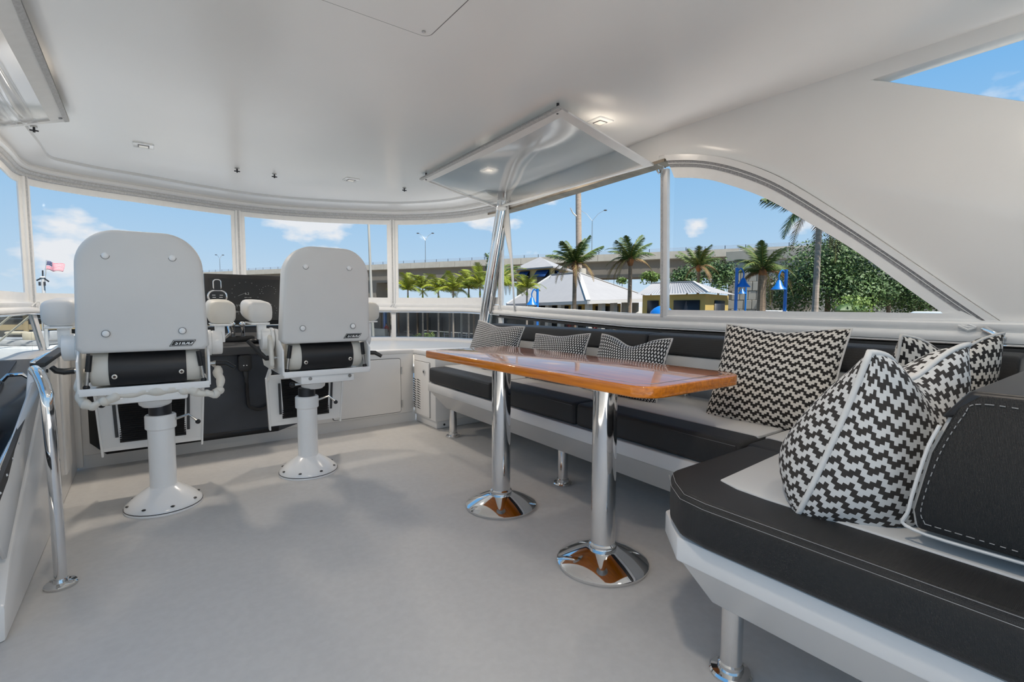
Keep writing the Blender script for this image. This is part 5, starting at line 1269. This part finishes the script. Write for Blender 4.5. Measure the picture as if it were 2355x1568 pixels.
b0 = Vector((8.828, 23.384, 0.969)); MB().cyl((b0.x+0.1,b0.y+0.1,GZ-0.4), (8.817, 23.834, 5.84), 0.09, 0.05, 10).build('shaft', CONCW, t)
MB().lathe([(0.16,0),(0.12,0.3)], (b0.x+0.1,b0.y+0.1,GZ-0.4), 10).build('socket', STEEL, t)
# flag on a staff, and a mast with a small wind generator
def flag_mat():
    m = bpy.data.materials.new('flag_cloth'); m.use_nodes = True; tt = m.node_tree; b = tt.nodes['Principled BSDF']; b.inputs['Roughness'].default_value = 0.8
    uv = tt.nodes.new('ShaderNodeUVMap'); sp = tt.nodes.new('ShaderNodeSeparateXYZ'); lk(tt, uv.outputs[0], sp.inputs[0])
    def mt(op, a, b_=None):
        n = tt.nodes.new('ShaderNodeMath'); n.operation = op
        for i, v in enumerate((a, b_)):
            if v is None: continue
            if isinstance(v, (int, float)): n.inputs[i].default_value = v
            else: lk(tt, v, n.inputs[i])
        return n.outputs[0]
    stripe = mt('MODULO', mt('FLOOR', mt('MULTIPLY', sp.outputs['Y'], 12.999)), 2.0)
    canton = mt('MULTIPLY', mt('LESS_THAN', sp.outputs['X'], 0.40), mt('GREATER_THAN', sp.outputs['Y'], 6/13))
    fu = mt('SUBTRACT', mt('FRACT', mt('MULTIPLY', sp.outputs['X'], 15.0)), 0.5); fv = mt('SUBTRACT', mt('FRACT', mt('MULTIPLY', sp.outputs['Y'], 9.5)), 0.5)
    star = mt('LESS_THAN', mt('ADD', mt('MULTIPLY', fu, fu), mt('MULTIPLY', fv, fv)), 0.045)
    m1 = tt.nodes.new('ShaderNodeMix'); m1.data_type = 'RGBA'; lk(tt, stripe, m1.inputs['Factor']); m1.inputs['A'].default_value = (0.55,0.03,0.06,1); m1.inputs['B'].default_value = (0.80,0.62,0.66,1)
    m0 = tt.nodes.new('ShaderNodeMix'); m0.data_type = 'RGBA'; lk(tt, star, m0.inputs['Factor']); m0.inputs['A'].default_value = (0.02,0.025,0.09,1); m0.inputs['B'].default_value = (0.6,0.6,0.65,1)
    m2 = tt.nodes.new('ShaderNodeMix'); m2.data_type = 'RGBA'; lk(tt, canton, m2.inputs['Factor']); lk(tt, m1.outputs['Result'], m2.inputs['A']); lk(tt, m0.outputs['Result'], m2.inputs['B'])
    lk(tt, m2.outputs['Result'], b.inputs['Base Color']); return m
fg = thing('flag', 'striped red and white flag with dark blue canton flying left of the helm', 'flag', (-3.724, 30.135, 0.906)[:2]+(GZ-0.4,))
f0 = Vector((-3.553, 30.186, 2.859)); f1_ = Vector((-3.63, 30.208, 2.472)); g0_ = Vector((-2.966, 29.74, 2.707)); g1_ = Vector((-3.025, 29.754, 2.378))
mb = MB(); nrm_ = Vector((0.59,0.80,0))
mb.grid(lambda u, v: f1_.lerp(g1_,u).lerp(f0.lerp(g0_,u),v)+nrm_*0.10*math.sin(7*u+1.2*v)*u+Vector((0,0,0.03*math.sin(9*u))), 20, 8, uv=True); mb.build('cloth', flag_mat(), fg, solid=0.004, ang=180)
MB().cyl((-3.816, 30.17, 0.538), (-3.551, 30.188, 2.897), 0.022, n=8).build('staff', CHROME, fg)
bs_ = Vector((-3.816, 30.17, 0.538)); MB().cyl((bs_.x,bs_.y,GZ-0.4), tuple(bs_), 0.03, n=8).build('staff_base', CHROME, fg)
wm = thing('wind_generator_mast', 'white mast with a small three-bladed wind generator under the flag', 'mast', (-3.059, 24.665, 0.923)[:2]+(GZ-0.4,))
wb = Vector((-3.059, 24.665, 0.923)); MB().cyl((wb.x,wb.y,GZ-0.4), (-3.034, 24.734, 1.887), 0.07, 0.05, 10).build('shaft', WHT, wm)
hub = Vector((-3.039, 24.741, 1.919)); MB().ball(hub, (0.09,0.09,0.05), 10, 6).build('hub', WHT, wm)
for a in (88, 205, 325):
    an = math.radians(a); d_ = Vector((0.805*math.cos(an),-0.593*math.cos(an),math.sin(an))); MB().bar(hub, hub+d_*0.26, 0.05, 0.012, up=(0.59,0.8,0)).build('blade', DARKM, wm)
for px_ in (-0.09, 0.09): MB().bx(wb.x+px_*0.8-0.03,wb.x+px_*0.8+0.03,wb.y-px_*0.6-0.03,wb.y-px_*0.6+0.03,1.62,1.76).build('speaker_horn', DARKM, wm)
# dock house and moored white boat beyond the port glass
dh = thing('dock_house', 'dark dock house with beige beams and posts beyond the port low glass', 'building', (-5.525, 41.422, 0.869)[:2]+(GZ,))
H0, H1 = Vector((-16.167, 49.258, 0.809)), Vector((4.184, 49.215, 0.883)); H0.z = H1.z = 0; hd = (H1-H0).normalized(); hl = (H1-H0).length; hn = Vector((hd.y,-hd.x,0))
if hn.dot(-H0) < 0: hn = -hn
def hpt(s, o, z): p = H0+hd*(s*hl)+hn*o; return Vector((p.x,p.y,z))
def hbox(s0,s1,o0,o1,z0,z1,name,mat):
    m_ = MB(); m_.add([hpt(s,o,z) for s in (s0,s1) for o in (o0,o1) for z in (z0,z1)], [(0,1,3,2),(4,6,7,5),(0,2,6,4),(1,5,7,3),(0,4,5,1),(2,3,7,6)]); return m_.build(name, mat, dh)
hbox(0, 1, -5, -4.8, GZ-0.6, 0.4, 'back_wall', DARKI); hbox(0, 1, -5, 0.6, 0.35, 0.62, 'roof', TAN); hbox(0, 1, -0.2, 0.1, -0.95, -0.55, 'beam', TAN); hbox(0, 1, -5, 0.0, -0.6, -0.55, 'floor_slab', CONC)
hbox(0, 1, 0.0, 0.06, -0.16, -0.12, 'handrail', STEEL)
for s in (0.12, 0.28, 0.44, 0.545, 0.62, 0.80): hbox(s, s+0.013, -0.1, 0.2, GZ-0.6, 0.4, 'post', TAN)
for i in range(8): hbox(0.2+i*0.07, 0.245+i*0.07, -3.2, -3.1, -0.5, 0.3, 'window', ACRY)
mb_ = thing('moored_boat', 'white moored boat with cream deckhouse beyond the port low glass', 'boat', (-4.022, 27.738, -0.477)[:2]+(GZ-0.5,))
bo = Vector((-3.883, 25.141, -0.521)); dv = Vector((0.805,-0.593,0)); nv = Vector((0.593,0.805,0))
def bb(a0,a1,n0,n1,z0,z1,name,mat,bev=0.08):
    m_ = MB(); m_.add([bo+dv*a+nv*n_+Vector((0,0,z)) for a in (a0,a1) for n_ in (n0,n1) for z in (z0,z1)], [(0,1,3,2),(4,6,7,5),(0,2,6,4),(1,5,7,3),(0,4,5,1),(2,3,7,6)]); return m_.build(name, mat, mb_, bevel=bev)
zz = bo.z
CREAM = M('cream_gelcoat', (0.72, 0.62, 0.45), 0.4, var=0.05)
bb(-4.5,2.2,0,2.6,-4.2,-0.10,'hull',GEL,0.25); bb(-3.5,0.35,0.4,2.2,-0.1,0.12,'deck',WHT); bb(-0.35,0.15,0.5,1.3,0.1,0.42,'deckhouse',CREAM); bb(0.15,0.5,0.5,1.3,0.1,0.45,'winch_box',WHT)
bb(1.35,1.9,0.6,1.6,-0.1,0.35,'locker',WHT); bb(-1.0,-0.4,0.5,0.9,0.32,0.44,'cushion_roll',CREAM)
for a in (0.0, 0.7):
    MB().cyl(bo+dv*(-1.5+a)+Vector((0,0,0.0)), bo+dv*(0.1+a)+Vector((0,0,1.25)), 0.035, n=8).build('boom', CREAM, mb_)
# person in red on the quay
pe = thing('person', 'person in a red shirt and dark trousers standing on the quay', 'person', (23.54, 57.998, 0.93)[:2]+(-3.1,))
pc = Vector((23.54, 57.998, 0.93)); pc.z = 0
def Z_(h): return -3.1+h
me = bpy.data.meshes.new('body'); V_ = [(0,0,0.92),(0,0,1.15),(0,0,1.38),(0,0,1.50),(0,0,1.66),(0.20,0,1.36),(0.27,0.02,1.10),(0.24,-0.10,0.90),(-0.20,0,1.36),(-0.27,0.02,1.10),(-0.24,-0.08,0.88),(0.10,0,0.86),(0.11,0,0.48),(0.11,0.02,0.08),(0.12,-0.14,0.04),(-0.10,0,0.86),(-0.11,0,0.48),(-0.12,0.02,0.08),(-0.13,-0.14,0.04)]
E_ = [(0,1),(1,2),(2,3),(3,4),(2,5),(5,6),(6,7),(2,8),(8,9),(9,10),(0,11),(11,12),(12,13),(13,14),(0,15),(15,16),(16,17),(17,18)]
R__ = [0.15,0.14,0.16,0.06,0.10,0.065,0.05,0.04,0.065,0.05,0.04,0.10,0.07,0.05,0.045,0.10,0.07,0.05,0.045]
me.from_pydata([(pc.x+x,pc.y+y,Z_(z)) for x,y,z in V_], E_, [])
po_ = bpy.data.objects.new('body', me); COL.objects.link(po_); sk = po_.modifiers.new('skin','SKIN')
for i, v in enumerate(me.skin_vertices[0].data): v.radius = (R__[i], R__[i]*0.85); v.use_root = (i == 0)
po_.modifiers.new('smooth','SUBSURF').levels = 1
def person_mat():
    m = bpy.data.materials.new('clothed_person'); m.use_nodes = True; tt = m.node_tree; b = tt.nodes['Principled BSDF']
    g = tt.nodes.new('ShaderNodeTexCoord'); s = tt.nodes.new('ShaderNodeSeparateXYZ'); lk(tt, g.outputs['Object'], s.inputs[0])
    mr = tt.nodes.new('ShaderNodeMapRange'); mr.inputs['From Min'].default_value = Z_(0); mr.inputs['From Max'].default_value = Z_(1.8); lk(tt, s.outputs['Z'], mr.inputs['Value'])
    r = tt.nodes.new('ShaderNodeValToRGB'); r.color_ramp.interpolation = 'CONSTANT'; lk(tt, mr.outputs[0], r.inputs['Fac'])
    r.color_ramp.elements[0].color = (0.02,0.02,0.03,1); r.color_ramp.elements[1].position = 0.50; r.color_ramp.elements[1].color = (0.40,0.02,0.02,1)
    k = r.color_ramp.elements.new(0.83); k.color = (0.45,0.26,0.17,1); k = r.color_ramp.elements.new(0.94); k.color = (0.04,0.025,0.015,1)
    lk(tt, r.outputs[0], b.inputs['Base Color']); return m
me.materials.append(person_mat()); po_.parent = pe; po_.matrix_parent_inverse = Matrix.Translation(-Vector(pe.location))
hr = MB().ball((pc.x,pc.y+0.02,Z_(1.71)), (0.105,0.115,0.10), 10, 7).build('hair', DARKM, pe)
# parked car roofs at the foot of the arched window, on a raised lot
rl = [(42.571, 22.196), (35.641, 18.583), (42.011, 8.912), (53.649, 10.304)]
struct(MB().prism(rl, GZ, -0.72).build('raised_lot', GRND), 'raised paved lot below the big tree')
for c_, lab, col_ in (((40.722, 19.79, 0.744),'white car roof below the concrete wall in the arched window',WHT),((46.017, 10.9, 0.664),'pale car at the lower right tip of the arched window',M('silver_car_paint',(0.55,0.62,0.70),0.3,var=0.05))):
    c_ = Vector(c_); c_.z = 0.66; t = thing('parked_car', lab, 'car', (c_.x,c_.y,-0.74))
    def cbox(x0,x1,y0,y1,z0,z1,nm,mt,bev): MB().bx(c_.x+x0,c_.x+x1,c_.y+y0,c_.y+y1,c_.z+z0,c_.z+z1).build(nm,mt,t,bevel=bev,seg=3)
    cbox(-0.9,0.9,-2.1,2.1,-1.1,-0.5,'body',col_,0.15)
    m_ = MB(); m_.add([(c_.x+x*k,c_.y+y*k2,c_.z+z) for x,y in ((-0.85,-1.4),(0.85,-1.4),(0.85,1.5),(-0.85,1.5)) for z,k,k2 in ((-0.5,1,1),(0.0,0.8,0.62))], [(0,2,3,1),(2,4,5,3),(4,6,7,5),(6,0,1,7),(1,3,5,7),(0,6,4,2)]); m_.build('cabin', col_, t, bevel=0.08, seg=3)
    for sx in (-0.75,0.75):
        for sy in (-1.3,1.3): MB().cyl((c_.x+sx-0.1,c_.y+sy,c_.z-1.08),(c_.x+sx+0.1,c_.y+sy,c_.z-1.08),0.32,n=14).build('wheel', BLK, t)
